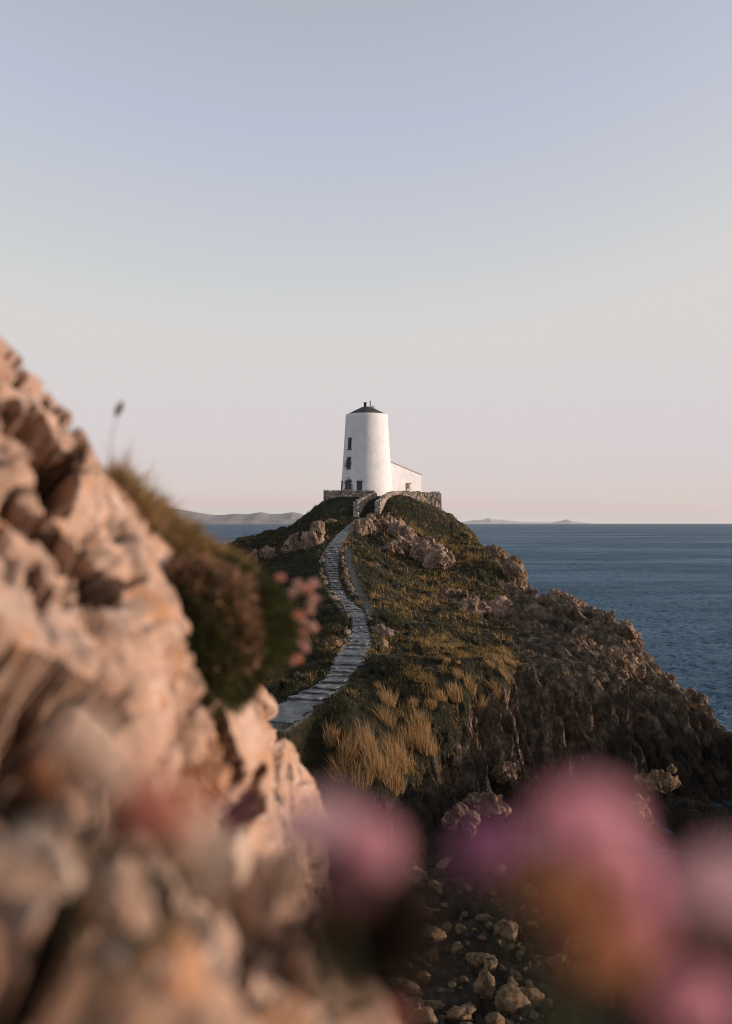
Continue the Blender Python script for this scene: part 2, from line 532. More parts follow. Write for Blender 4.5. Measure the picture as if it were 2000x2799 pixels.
def base_z(x, y, c=1.3):
    out = np.empty(len(x))
    for i in range(0, len(x), 60000):
        X = np.stack([x[i:i + 60000], y[i:i + 60000]], 1)
        d = np.sqrt(((X[:, None] - CP[None, :, :2]) ** 2).sum(-1) + c * c)
        out[i:i + 60000] = -d @ RW[:-3] + X @ RW[-3:-1] + RW[-1]
    return out


def near_line(x, y, L, W=None):
    best = np.full(len(x), 99.); z = np.zeros(len(x)); w = np.ones(len(x))
    for i in range(len(L) - 1):
        a = L[i, :2]; ab = L[i + 1, :2] - a
        t = np.clip(((x - a[0]) * ab[0] + (y - a[1]) * ab[1]) / (ab @ ab), 0, 1)
        d = np.hypot(x - a[0] - t * ab[0], y - a[1] - t * ab[1])
        m = d < best
        best = np.where(m, d, best); z = np.where(m, L[i, 2] + t * (L[i + 1, 2] - L[i, 2]), z)
        if W is not None: w = np.where(m, W[i] + t * (W[i + 1] - W[i]), w)
    return best, z, w


ty = np.concatenate([np.arange(4.0, 20, .5), np.arange(20, 38, .11), np.arange(38, 62, .062), np.arange(62, 118, .15), np.arange(118, 150, .8)])
tt = np.concatenate([np.linspace(-.62, -.42, 50)[:-1], np.linspace(-.42, .42, 860), np.linspace(.42, .75, 90)[1:]])
NR, NC = len(ty), len(tt)
GY = np.repeat(ty, NC); GX = np.tile(tt, NR) * GY
GZ = base_z(GX, GY)
P2 = np.stack([GX, GY, GZ], 1)
P0 = np.stack([GX, GY, np.zeros_like(GX)], 1)
# rock mask
xr = np.interp(GY, [20, 36, 40, 42, 46, 48, 55, 65, 75, 90, 100, 115, 130], [-30, -30, 2.2, 3.6, 5.6, 6.6, 8.6, 9.6, 10.2, 12.4, 12.6, 14.5, 15])
nz = fbm(P0, .22, 4, .55, 3.)
rock = sstep(-1.6, 1.2, GX - xr + 2.6 * nz)
big = fbm(P0, .13, 3, .5, 21.)
patch = sstep(.18, .4, fbm(P0, .45, 4, .6, 31.)) * .8
rock = np.maximum(rock, patch * sstep(30, 36, GY) * (GX > -4))
rock = np.maximum(rock, sstep(2.2, 1.2, GZ))
pd, pz, pw = near_line(GX, GY, PC, PW)
td, tz, _ = near_line(GX, GY, TRAIL)
inpath = 1 - sstep(.0, .55, pd - pw * .5)
intrail = 1 - sstep(.28, .75, td)
calm = np.maximum(inpath, intrail)
rock *= 1 - calm
# turf relief: hummocks and tussocky knolls
tw1, tw2, twv = worley(P0 + .35 * np.stack([fbm(P0, .8, 2, .5, 61.), fbm(P0, .8, 2, .5, 62.), 0 * GX], 1), .95, 33)
tv1, tv2, tvv = worley(P0 + .2 * np.stack([fbm(P0, 1.6, 2, .5, 63.), fbm(P0, 1.6, 2, .5, 64.), 0 * GX], 1), 2.1, 35)
turf = .40 * fbm(P0, .3, 3, .5, 1.) + .42 * (np.clip(1 - tw1 * 1.25, 0, 1) ** .8 * (.25 + twv) - .2) + .17 * (np.clip(1 - tv1 * 1.25, 0, 1) * (.2 + tvv) - .2) + .06 * fbm(P0, 5.0, 2, .5, 4.)
turf *= np.interp(GY, [40, 48, 60], [.5, .75, 1.])
# rock relief: ribs running down the face, joints and blocks
u = GX + .15 * GY + .5 * fbm(P0, .25, 2, .5, 6.)
Pr = np.stack([u * 1.0, GY * .16, GZ * .16], 1)
ribs = fbm(Pr, .85, 4, .55, 8., True)
f1, f2, cv = worley(np.stack([u * 1.25, GY * .42, GZ * .42], 1) + .12 * fbm(P2, 1.4, 2)[:, None], .8, 2)
joint = 1 - sstep(0, .16, f2 - f1)
f1b, f2b, cvb = worley(np.stack([u * 1.1, GY * .55, GZ * .7], 1), 2.3, 5)
jointb = 1 - sstep(0, .2, f2b - f1b)
amp = np.interp(GY, [20, 34, 40, 46, 60, 90, 120], [.3, .4, .95, 1.0, .95, 1., .9])
Pl = lambda k, o: np.stack([u * 1.0 + o, GY * k, GZ * k], 1)
ribs1 = fbm(Pl(.10, 3.), .30, 3, .5, 14.)
ribs2 = fbm(Pl(.16, 31.), .85, 3, .5, 18., True)
ribs3 = fbm(Pl(.22, 57.), 2.2, 4, .6, 19., True)
gul = sstep(.15, .6, fbm(Pl(.10, 11.), .5, 2, .5, 28., True))
fa1, jt1 = facets(np.stack([u, GY * .42, GZ * .5], 1), .75, 4, .22, .30)
fa2, jt2 = facets(np.stack([u, GY * .5, GZ * .6], 1), 2.1, 6, .32, .5)
def cuesta(freq, wf, wa, seed):
    ph = freq * u + wa * fbm(Pl(.22, seed), wf, 3, .55, seed)
    s_ = ph - np.floor(ph)
    return np.minimum(s_ / .80, (1 - s_) / .20) - .5


brk = fbm(P2, .55, 3, .55, 91.)
beds = .62 * cuesta(.42, .22, .55, 92.) * sstep(-.5, .2, brk) + .40 * cuesta(1.05, .45, .6, 93.) * sstep(-.4, .25, fbm(P2, .8, 2, .5, 94.)) + .15 * cuesta(2.6, 1.0, .6, 95.)
face = sstep(.15, .5, np.abs(np.gradient(GZ.reshape(NR, NC), axis=0) / np.gradient(np.repeat(ty[:, None], NC, 1), axis=0)).ravel())
beds *= .45 + .55 * face
fa3, jt3 = facets(np.stack([u, GY * .6, GZ * .8], 1), 4.6, 8, .55, .55)
amp = np.interp(GY, [20, 34, 40, 46, 52, 60, 90, 120], [.3, .4, .95, 1.0, .8, .6, .7, .7])
rk = amp * (1.2 * ribs1 - .5 * gul + .15 * (ribs2 - .15) + .14 * (ribs3 - .1) + 2.1 * beds + .3 * fa1 - .06 * jt1 + .35 * fa2 - .04 * jt2 + .6 * fa3 + .06 * fbm(P2, 2.6, 5, .65, 9., True))
floor = sstep(39, 35, GY) * sstep(2.6, 1.6, GZ)
f1c, f2c, cvc = worley(np.stack([GX, GY, GZ * 0], 1), 1.5, 9)
cob = .34 * np.clip(1 - f1c * 1.5, 0, 1) ** .6 * (.4 + cvc) - .1
f1d, f2d, cvd = worley(np.stack([GX, GY, GZ * 0], 1), 3.6, 19)
cob += .13 * np.clip(1 - f1d * 1.5, 0, 1) ** .6 * (.3 + cvd)
rk = rk * (1 - floor) + floor * (cob + .35 * fbm(P0, .4, 3, .5, 12.))
detail = (rock * rk + (1 - rock) * turf) * (1 - calm) * (1 - .55 * sstep(100, 104, GY) * (np.abs(GX - 2) < 7))
# displace along the local slope normal for the rock, straight up for turf
Zg = GZ.reshape(NR, NC)
dzy = np.gradient(Zg, axis=0) / np.gradient(np.repeat(ty[:, None], NC, 1), axis=0)
dzx = np.gradient(Zg, axis=1) / np.gradient(GX.reshape(NR, NC), axis=1)
nn = np.stack([-(dzx - tt[None, :] * 0).ravel(), -(dzy - dzx * tt[None, :]).ravel(), np.ones(NR * NC)], 1)
nn /= np.linalg.norm(nn, axis=1)[:, None]
nn[:, :2] *= (rock * (1 - floor))[:, None]
TV = np.stack([GX, GY, GZ], 1) + nn * detail[:, None]
TV[:, 2] = TV[:, 2] * (1 - inpath) + inpath * (pz - .10)
TV[:, 2] = TV[:, 2] * (1 - intrail * (1 - inpath)) + intrail * (1 - inpath) * (tz - .03)


def m_terrain():
    m = NT('headland_ground')
    rk_ = m.attr('rock'); tr = m.attr('trail')
    big_ = m.noise(.35, 4, .6); med = m.noise(1.8, 5, .65); fine = m.noise(9, 5, .7)
    g = m.ramp(med, [(.3, (.010, .010, .006)), (.5, (.024, .021, .009)), (.68, (.052, .040, .015)), (.8, (.10, .066, .026))])
    g = m.mix(m.ramp(big_, [(.42, 0.), (.6, .7)]), g, m.ramp(fine, [(.3, (.013, .014, .007)), (.7, (.038, .036, .014))]))
    g = m.mix(.5, g, m.ramp(fine, [(.3, .5), (.7, 1.4)]), 'MULTIPLY')
    r = m.ramp(m.noise(2.3, 8, .68, m.mapping((1, .35, .6), (0, 0, .15))), [(.30, (.018, .014, .011)), (.44, (.070, .047, .032)), (.56, (.17, .115, .078)), (.70, (.46, .33, .235))])
    r = m.mix(.6, r, m.ramp(m.noise(12, 6, .7), [(.3, .45), (.7, 1.35)]), 'MULTIPLY')
    r = m.mix(m.ramp(m.noise(2.4, 6, .7), [(.56, 0.), (.64, .8)]), r, (.06, .046, .018))
    r = m.mix(m.ramp(m.noise(4.5, 6, .75), [(.63, 0.), (.69, .8)]), r, (.40, .33, .28))
    edge = m.ramp(m.math('ADD', rk_, m.math('MULTIPLY', m.math('SUBTRACT', med, .5), 1.2)), [(.42, 0.), (.58, 1.)])
    c = m.mix(edge, g, r)
    c = m.mix(m.math('MULTIPLY', m.attr('tide_shade'), .75), c, (.018, .016, .013))  # tide band plus gully floor and low right cliff, their shade painted in
    c = m.mix(tr, c, m.ramp(fine, [(.3, (.12, .125, .13)), (.7, (.21, .215, .22))]))
    m.color(c)
    b = m.bump(m.noise(4.5, 7, .7, m.mapping((1, .6, .7))), 1., .26)
    b = m.bump(m.noise(15, 5, .7, m.mapping((1, .5, .6))), .9, .05, b)
    m.bump(m.voro(3.2, 'DISTANCE_TO_EDGE', m.mapping((1.6, .45, .7), (.2, .1, .3))), .8, .14, b)
    return m.m


M_TERR = m_terrain()
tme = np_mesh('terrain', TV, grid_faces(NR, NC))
for nm, arr in (('rock', rock), ('tide_shade', np.maximum(sstep(2.7, 1.5, GZ), sstep(3.6, 2.0, GZ + .9 * fbm(P0, .5, 4, .6, 81.)) * sstep(7, 12, GX) * (GY > 40))), ('trail', np.maximum((1 - sstep(.10, .42, td + .2 * fbm(P0, 2.2, 3, .5, 77.))) * .5, (1 - sstep(0, .16, pd - pw * .5)) * .9))):
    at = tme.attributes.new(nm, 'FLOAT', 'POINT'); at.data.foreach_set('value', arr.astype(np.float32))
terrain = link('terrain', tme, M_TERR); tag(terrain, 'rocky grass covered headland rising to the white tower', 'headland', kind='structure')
bpy.context.view_layer.update()


def hit(px, py, fallback=45.):
    d = Vector(U(px, py, 1.) - np.array([0, 0, EYE])).normalized()
    ok, loc, nor, _ = terrain.ray_cast(Vector((0, 0, EYE)) + d * 18, d)
    return (np.array(loc), np.array(nor)) if ok else (U(px, py, fallback), np.array([0, 0, 1.]))


def drop(x, y):
    ok, loc, nor, _ = terrain.ray_cast(Vector((x, y, 60)), Vector((0, 0, -1)))
    return (loc.z if ok else 0.)


# ------------------------------------------------------------------ turf blades over the headland
TG = TV.reshape(NR, NC, 3)


def scatter_turf():
    n = 330000
    i = RNG.integers(0, NR - 1, n * 3); j = RNG.integers(40, NC - 100, n * 3)
    k = i * NC + j
    p = TV[k]
    dens = (1 - rock[k]) * (p[:, 2] > 1.2) * (pd[k] > pw[k] * (.36 + .14 * RNG.random(len(k)))) * (td[k] > .2) * (ty[i] > 36) * (ty[i] < 118)
    dens = np.maximum(dens, .30 * (rock[k] > .5) * (p[:, 2] > 2.6) * (ty[i] > 41) * sstep(.0, .35, fbm(P0[k], .6, 3, .6, 45.)) * sstep(13, 9, p[:, 0]))
    clump = sstep(-.25, .35, fbm(P0[k], 1.1, 3, .6, 41.))
    keep = (RNG.random(len(k)) < dens * (.08 + .92 * clump) * (1 - .6 * ((ty[i] > 104) & (np.abs(p[:, 0] - 1.5) < 6))))
    k = k[keep][:n]; p = p[keep][:n]; cl = clump[keep][:n]
    d = p[:, 1]
    L = (.07 + .46 * cl ** 2 * RNG.random(len(k))) * np.interp(d, [40, 70, 118], [1., 1.15, 1.3])
    L *= 1 + .35 * sstep(.5, 3, p[:, 0]) * sstep(60, 75, d)
    L[d > 104] *= .8
    W = d / 996. * .55
    D = RNG.normal(size=(len(k), 3)) * .33; D[:, 2] += 1; D[:, 0] -= .12
    D /= np.linalg.norm(D, axis=1)[:, None]
    p = p + RNG.normal(size=p.shape) * np.array([.05, .08, 0]) - np.array([0, 0, .03])
    warm = .25 * (rock[k] > .5) - .12 + 2.0 * fbm(P0[k], .22, 4, .6, 51.) + .25 * RNG.normal(size=len(k)) + .62 * sstep(-.3, 3, p[:, 0]) - .35 * sstep(-.5, -3, p[:, 0])  # golden right of the path, dark left: sunlight and valley shade put into colour
    for nm, sel, cols, lab in (
            ('grass', warm < .08, [(.010, .011, .006), (.018, .019, .008), (.045, .042, .014), (.022, .025, .009), (.075, .066, .020)], 'short dark green turf covering the headland slopes'),
            ('dry_grass', warm >= .08, [(.08, .056, .020), (.26, .168, .058), (.48, .30, .115), (.14, .105, .034)], 'short dry yellowish turf mixed through the headland slopes')):
        o = blades(nm, p[sel], D[sel], L[sel], W[sel], .3, mat=m_leaf(nm, cols), loc=(0, 0, 0))
        tag(o, lab, 'grass', kind='stuff')


scatter_turf()


def tussock(name, p, n, rad, h, mat, label, group, w=.03, lean=(-.10, -.05)):
    r = np.random.default_rng(int(abs(p[0] * 1000 + p[1] * 77)) % 99991)
    a = r.random(n) * 2 * PI; q = np.sqrt(r.random(n)) * rad
    B = np.stack([p[0] + q * np.cos(a), p[1] + q * np.sin(a) * .8, np.zeros(n)], 1)
    z0 = np.array([drop(p[0] + rad * .6 * cx, p[1] + rad * .6 * cy) for cx, cy in ((0, 0), (1, 0), (-1, 0), (0, 1), (0, -1))])
    gx = (z0[1] - z0[2]) / (1.2 * rad); gy = (z0[3] - z0[4]) / (1.2 * rad)
    B[:, 2] = z0[0] + np.clip(gx, -1.2, 1.2) * (B[:, 0] - p[0]) + np.clip(gy, -1.2, 1.2) * (B[:, 1] - p[1]) - .06
    ln = (lean[0] + r.normal() * .16, lean[1] + r.normal() * .12)
    sub = r.integers(0, 5, n); sx_, sy_ = r.normal(size=5) * .16, r.normal(size=5) * .12      # a few sheaves that lean their own way
    D = np.stack([np.cos(a) * q / rad * .18 + r.normal(size=n) * .12 + ln[0] + sx_[sub], np.sin(a) * q / rad * .16 + r.normal(size=n) * .12 + ln[1] + sy_[sub], np.ones(n)], 1)
    D /= np.linalg.norm(D, axis=1)[:, None]
    L = h * (.25 + .75 * r.random(n) ** 1.3) * (1 - .3 * q / rad) * r.uniform(.6, 1.1, 5)[sub]
    o = blades(name, B, D, L, w * (.7 + .6 * r.random(n)), .22, r, 2, None, mat, tuple(p))
    tag(o, label, 'grass tussock', group)
    return o


GOLD = m_leaf('golden_grass', [(.16, .098, .042), (.44, .265, .115), (.60, .385, .185), (.28, .17, .07), (.68, .46, .25)], .7, .4)
TUSS = [  # px of the root, row of the root, radius px, height px, words
    (1062, 1925, 17, 90, 'upright golden grass plume just right of the lowest path steps'), (1058, 1975, 20, 75, 'golden grass clump directly under the tall upright plume'),
    (1005, 2040, 22, 105, 'tall golden grass clump at left end of the bank'), (1025, 2100, 26, 110, 'shaggy golden grass clump low on the left of the bank'),
    (1090, 2080, 34, 120, 'wide golden grass clump in the middle of the bank'), (1150, 2000, 26, 95, 'bright golden grass clump near the top right of the bank'),
    (1165, 2050, 24, 95, 'bright golden grass clump at the right end of the bank'), (1120, 2030, 22, 80, 'golden grass clump between the two bright right-hand clumps'),
    (1070, 2130, 30, 90, 'lowest broad golden grass clump above the dark hollow'), (985, 2130, 26, 90, 'golden grass clump lowest on the left beside the near rock'),
    (950, 2060, 22, 90, 'golden grass clump beside the edge of the near rock'), (905, 2020, 18, 70, 'small golden grass clump below the bottom of the path'),
    (930, 2110, 24, 80, 'golden grass clump partly behind the near rock edge'), (1222, 1812, 9, 26, 'small pale grass tuft alone on the dark turf'),
    (1205, 1828, 7, 20, 'tiny pale grass tuft left of the lone small tuft'), (1253, 1812, 6, 18, 'tiny pale grass tuft right of the lone small tuft'),
    (1116, 1850, 7, 20, 'tiny pale grass tuft above the golden plume'), (1340, 1820, 10, 32, 'pale grass tuft at the left end of the cliff brow'), (1370, 1818, 16, 40, 'pale windblown grass tuft on the cliff brow'),
    (1395, 1812, 14, 32, 'pale grass tuft on the right of the cliff brow'), (1380, 1850, 12, 36, 'golden tuft hanging just under the cliff brow'), (1285, 1880, 14, 50, 'brown grass clump at head of the dark gullies'),
    (1252, 1850, 12, 40, 'brown grass clump left of the gullies on the brow'), (1245, 1900, 18, 60, 'brown grass clump standing on the steep slope'), (1205, 1910, 15, 52, 'thin brown grass clump on the steep slope'),
    (1310, 1930, 14, 50, 'olive grass clump between two dark gullies'), (1355, 1890, 12, 44, 'olive grass clump at top of the ribbed cliff'), (1180, 1930, 14, 44, 'thin brown clump above the bright golden grass'),
    (1035, 1880, 8, 30, 'small golden tuft close to the path edge'), (1130, 1925, 11, 40, 'golden tuft above the middle of the bank'),
]
for px, py, rp, hp, lab in TUSS:
    p, _ = hit(px, py)
    s = p[1] / FPX
    tussock('grass_tussock', p, int(90 + rp * 11), rp * s * 1.15, hp * s * 1.25, GOLD, lab, 'golden grass tussocks on the bank', w=.014)

# ------------------------------------------------------------------ path with its steps
M_TREAD = m_plain('slate_tread', (.18, .182, .188), .9, .75, 1.3, .7, .03)
M_RISER = m_plain('dark_riser', (.07, .066, .062), .9, .5, 3, .6, .03)
M_GRAVEL = m_plain('path_gravel', (.19, .19, .195), .95, .5, 2, .8, .02)
path_root = empty('path', tuple(PC[0])); tag(path_root, 'grey stepped path climbing the headland to the tower gate', 'path', kind='structure')
PC0 = Vector(PC[0])
seg = np.linalg.norm(np.diff(PC[:, :2], axis=0), axis=1); S = np.concatenate([[0], np.cumsum(seg)])
fine_s = np.arange(0, S[-1], .25)
px_, py_, pz_, pw_ = (np.interp(fine_s, S, a) for a in (PC[:, 0], PC[:, 1], PC[:, 2], PW))
k5 = np.ones(9) / 9
sm = lambda a: np.convolve(np.pad(a, 4, 'edge'), k5, 'valid')
px_, py_, pz_, pw_ = map(sm, (px_, py_, pz_, pw_))
tx = np.gradient(px_); tyy = np.gradient(py_); tl = np.hypot(tx, tyy); tx /= tl; tyy /= tl


def at(s):
    return [float(np.interp(s, fine_s, a)) for a in (px_, py_, pz_, pw_, tx, tyy)]


RV = []
NW = 9
for i in range(len(fine_s)):
    for k in range(NW):
        w = (k / (NW - 1) - .5) * pw_[i] * (1.02 + .14 * math.sin(i * 1.7 + (k > 4) * 2.1) * (k in (0, 8)))
        RV.append((px_[i] + tyy[i] * w, py_[i] - tx[i] * w, pz_[i] - .035 + .02 * math.sin(i * .9 + k)))
rme = np_mesh('path_surface', np.array(RV) - PC[0], grid_faces(len(fine_s), NW))
link('path_surface', rme, M_GRAVEL, path_root)
r = random.Random(5)
s = 1.0
sections = [(2.9, 15.0, .92), (16.2, 21.0, .6), (23., 28., .85), (28.6, 47.5, .78)]
for a, b, tread in sections:
    s = a
    while s < b:
        tr = tread * r.uniform(.72, 1.3)
        x, y, z, w, ux, uy = at(s); x2, y2, z2, w2, ux2, uy2 = at(min(s + tr * 1.1, fine_s[-1]))
        rise = max(.05, z2 - z)
        if r.random() < .13:
            s += tr * .8; continue
        ztop = z + rise * .55
        skew = r.uniform(-.35, .35)
        nseg = 7
        mt, mr = MB(), MB()
        V = []
        for side, (X, Y, W, UX, UY) in enumerate(((x, y, w, ux, uy), (x2, y2, w2, ux2, uy2))):
            for k in range(nseg):
                t = k / (nseg - 1) - .5
                jx = r.uniform(-.10, .10) + skew * t
                jz = r.uniform(-.03, .03)
                ww = t * W * r.uniform(.84, 1.08)
                V.append((X + UY * ww + UX * jx - PC[0][0], Y - UX * ww + UY * jx - PC[0][1], ztop + jz - PC[0][2]))
        lo = [(v[0], v[1], v[2] - .05) for v in V]
        F = []
        n7 = nseg
        for k in range(nseg - 1):
            F += [(k, k + 1, n7 + k + 1, n7 + k), (2 * n7 + k, 3 * n7 + k, 3 * n7 + k + 1, 2 * n7 + k + 1),
                  (k, 2 * n7 + k, 2 * n7 + k + 1, k + 1), (n7 + k, n7 + k + 1, 3 * n7 + k + 1, 3 * n7 + k)]
        F += [(0, n7, 3 * n7, 2 * n7), (n7 - 1, 2 * n7 + n7 - 1, 3 * n7 + n7 - 1, 2 * n7 - 1)]
        mt.add(V + lo, F)
        st = mt.build('step', M_TREAD, path_root)
        R = []
        for off in (.03, .16):
            for zz in (-.052, -.052 - rise - .05):
                for k in range(nseg):
                    v = V[k]; R.append((v[0] + ux * off, v[1] + uy * off, v[2] + zz))
        F = []
        for k in range(nseg - 1):
            F += [(k, n7 + k, n7 + k + 1, k + 1), (k, k + 1, 2 * n7 + k + 1, 2 * n7 + k), (2 * n7 + k, 2 * n7 + k + 1, 3 * n7 + k + 1, 3 * n7 + k)]
        mr.add(R, F)
        mr.build('riser', M_RISER, st)
        s += tr

# edging stones along the path and between path and trail
stone_meshes = [rock_mesh('edging_stone', (1, .8, .75), 40 + i, 3, 11, .1) for i in range(6)]


def put_stone(name, mesh, p, size, label, cat, group, rs, mat, sink=.25):
    o = link(name, mesh, mat); o.location = (p[0], p[1], p[2] + size * (.75 - sink) * .5)
    o.scale = (size * rs.uniform(.7, 1.5), size * rs.uniform(.6, 1.2), size * rs.uniform(.5, 1.15))
    o.rotation_euler = (rs.uniform(-.5, .5), rs.uniform(-.5, .5), rs.uniform(0, 6.28))
    return tag(o, label, cat, group)


rs = random.Random(3)
EDGE = [  # px polyline, count, size px, label
    ([(881, 1515), (878, 1540), (885, 1575), (893, 1605), (905, 1635)], 34, 9, 'small stone in the lit row along the left edge of the upper steps', 'stones edging the left of the steps'),
    ([(905, 1635), (925, 1658), (944, 1672), (955, 1690)], 22, 10, 'small stone where the left edging row bends beside the middle steps', 'stones edging the bend of the steps'),
    ([(934, 1505), (938, 1540), (945, 1580), (957, 1612), (972, 1632)], 34, 10, 'small stone in the strip between the steps and the side trail', 'stones between steps and trail'),
    ([(1004, 1668), (1012, 1690), (1020, 1715), (1024, 1735)], 10, 12, 'small stone in the short row right of the middle steps', 'stones right of the steps'),
    ([(948, 1700), (946, 1725), (952, 1745)], 7, 13, 'upright stone in the small group left of the landing', 'stones left of the landing'),
]
for line, n, sp, lab, grp in EDGE:
    L = np.array(line, float); sg = np.concatenate([[0], np.cumsum(np.linalg.norm(np.diff(L, axis=0), axis=1))])
    for i in range(n):
        t = (i + rs.random()) / n * sg[-1]
        px = np.interp(t, sg, L[:, 0]) + rs.uniform(-5, 5); py = np.interp(t, sg, L[:, 1]) + rs.uniform(-3, 3)
        p, _ = hit(px, py)
        put_stone('edging_stone', rs.choice(stone_meshes), p, sp * rs.choice((.5, .7, .9, 1.2, 1.7)) * p[1] / FPX * .62, lab, 'stone', grp, rs, ROCK_GREY)

# ------------------------------------------------------------------ outcrops, crags
def outcrop(name, px, py, wpx, hpx, seed, mat, label, depth=.8, strata=.14, cat='rock outcrop', tilt=(.6, .2, .7), sub=5, d=None, group=None):
    """a fractured body of tilted slabs fused together, rooted in the ground"""
    p, nrm = hit(px, py) if d is None else (U(px, py, d), np.array([0, 0, 1.]))
    s = p[1] / FPX
    if cat == 'rock outcrop': wpx, hpx = wpx * 1.22, hpx * 1.32
    rx, rz = wpx * s * .5, hpx * s * .5
    ry = max(rx, rz) * depth
    r = np.random.default_rng(seed)
    c0 = np.array([p[0], p[1] + rz * .25, p[2] + rz * .15])
    crag_ = cat == 'crag'
    bl = [(c0 - np.array([0, 0, rz * (.1 if crag_ else .35)]), (rx * .98, ry * .9, rz * (1.0 if crag_ else .8)), (0, 0, 0))]
    crag_ = cat == 'crag'
    n = 4 if crag_ else 7
    for k in range(n):
        t = (k + .5) / n * 2 - 1
        hgt = (1 - .55 * abs(t) ** 1.6) * (r.uniform(.6, .8) if crag_ else r.uniform(.62, 1.12))
        c = c0 + np.array([t * rx * .85, r.uniform(-.45, .3) * ry, (hgt - .75) * rz])
        bl.append((c, (rx * (r.uniform(.42, .62) if crag_ else r.uniform(.22, .42)), ry * r.uniform(.35, .6), rz * r.uniform(.6, .85)), (r.uniform(-.35, .15), r.uniform(-.15, .5), r.uniform(-.6, .6))))
    v = max(.9 * s * 2.0, max(rx, rz) / 44)
    m_ = max(rx, rz)
    o = blob_mass(name, bl, v, mat, (.06 * m_, .05 * m_, .035 * m_), (1.2 / m_, 3.2 / m_, 9 / m_), seed, lumps=(1.9 / m_, .10 * m_), strata=(tilt, 4.2 / m_, .22 * strata * m_))
    return tag(o, label, cat, group)


outcrop('rock_outcrop', 862, 1487, 42, 72, 101, ROCK_PINK, 'tallest sunlit outcrop close left of the upper path')
outcrop('rock_outcrop', 806, 1502, 42, 46, 102, ROCK_PINK, 'broad brownish outcrop, second left of the upper path')
outcrop('rock_outcrop', 735, 1522, 28, 42, 103, ROCK_PINK, 'small lit outcrop on dark slope, third left of the path')
outcrop('rock_outcrop', 690, 1532, 18, 32, 104, ROCK_PINK, 'smallest lit outcrop farthest left of the path')
outcrop('rock_outcrop', 905, 1428, 26, 12, 105, ROCK_PINK, 'low lit rock just left of the top of the path')
outcrop('rock_outcrop', 982, 1455, 38, 44, 106, ROCK_PINK, 'jagged pinkish outcrop just right of the top of the path')
outcrop('rock_outcrop', 1010, 1452, 44, 60, 107, ROCK_PINK, 'tall cleft pink outcrop below the gate pillar')
outcrop('rock_outcrop', 1056, 1450, 46, 56, 108, ROCK_PINK, 'pink outcrop with shadowed cleft below the curved wall')
outcrop('rock_outcrop', 1095, 1470, 56, 52, 109, ROCK_PINK, 'brown outcrop in the middle of the band below the wall')
outcrop('rock_outcrop', 1128, 1505, 66, 60, 110, ROCK_PINK, 'wide fractured outcrop low in the band under the wall')
outcrop('rock_outcrop', 1165, 1525, 64, 72, 111, ROCK_PINK, 'large pale pink rock face lit by low sun above the green shelf')
outcrop('rock_outcrop', 1198, 1545, 50, 64, 112, ROCK_PINK, 'pale pink rock face at right end of the outcrop band')
outcrop('rock_outcrop', 1060, 1510, 60, 34, 113, ROCK_CRAG, 'brown half buried outcrop in turf right of the trail')
outcrop('rock_outcrop', 1050, 1730, 44, 26, 114, ROCK_GREY, 'low rubble outcrop on the dark shelf right of the path')
outcrop('rock_outcrop', 1045, 1765, 22, 26, 115, ROCK_PINK, 'small rounded rock beside the path landing')
outcrop('rock_outcrop', 920, 1758, 50, 20, 116, ROCK_CRAG, 'low reddish rock left of the path landing')
outcrop('rock_outcrop', 1290, 1665, 60, 30, 117, ROCK_PINK, 'speckled low outcrop on the shoulder above the cliffs')
outcrop('rock_outcrop', 1240, 1640, 80, 34, 118, ROCK_CRAG, 'brown outcrop in grass above the dark hollow')
outcrop('rock_outcrop', 1355, 1670, 80, 40, 119, ROCK_PINK, 'speckled outcrop at the edge of the shoulder')
# crags on the seaward silhouette
TL = (.8, .1, .35)
outcrop('sea_crag', 1402, 1590, 52, 90, 121, ROCK_CRAG, 'reddish crag on skyline below the tower hill', 1., .16, 'crag', TL, d=90.)
outcrop('sea_crag', 1350, 1560, 70, 90, 122, ROCK_CRAG, 'brown crag bulging from the grassy hill flank', 1., .14, 'crag', TL, d=95.)
outcrop('sea_crag', 1448, 1630, 22, 44, 123, ROCK_CRAG, 'tiny pointed pinnacle in the skyline notch', .8, .1, 'crag', TL, d=84.)
outcrop('sea_crag', 1525, 1722, 130, 135, 124, ROCK_CRAG, 'big rounded ribbed crag in centre of the skyline', .9, .2, 'crag', TL, d=76.)
outcrop('sea_crag', 1610, 1722, 90, 125, 125, ROCK_CRAG, 'dark crag leaning right behind the rounded ribbed one', .9, .18, 'crag', TL, d=78.)
outcrop('sea_crag', 1455, 1725, 90, 90, 126, ROCK_CRAG, 'ribbed crag left of the big rounded one', .9, .2, 'crag', TL, d=74.)
outcrop('sea_crag', 1712, 1775, 66, 105, 127, ROCK_CRAG, 'orange edged crag jutting over the water', .9, .16, 'crag', TL, d=66.)
outcrop('sea_crag', 1645, 1760, 90, 130, 128, ROCK_CRAG, 'shadowed crag between the dark crag and the jutting one', .9, .18, 'crag', TL, d=68.)
outcrop('sea_crag', 1690, 1850, 110, 120, 129, ROCK_CRAG, 'lit slanting crag above the shadowed lower cliff', .9, .2, 'crag', TL, d=56.5)
outcrop('sea_crag', 1826, 1885, 44, 70, 130, ROCK_CRAG, 'dark knob on skyline of the lower cliff', .9, .14, 'crag', TL, d=56.)
outcrop('sea_crag', 1905, 1930, 50, 64, 131, ROCK_CRAG, 'crag with orange sunlit tip near the right edge', .9, .14, 'crag', TL, d=52.5)
outcrop('sea_crag', 1580, 1790, 120, 90, 132, ROCK_CRAG, 'broad crag shelf under the big rounded crag', .9, .2, 'crag', TL, d=62.)
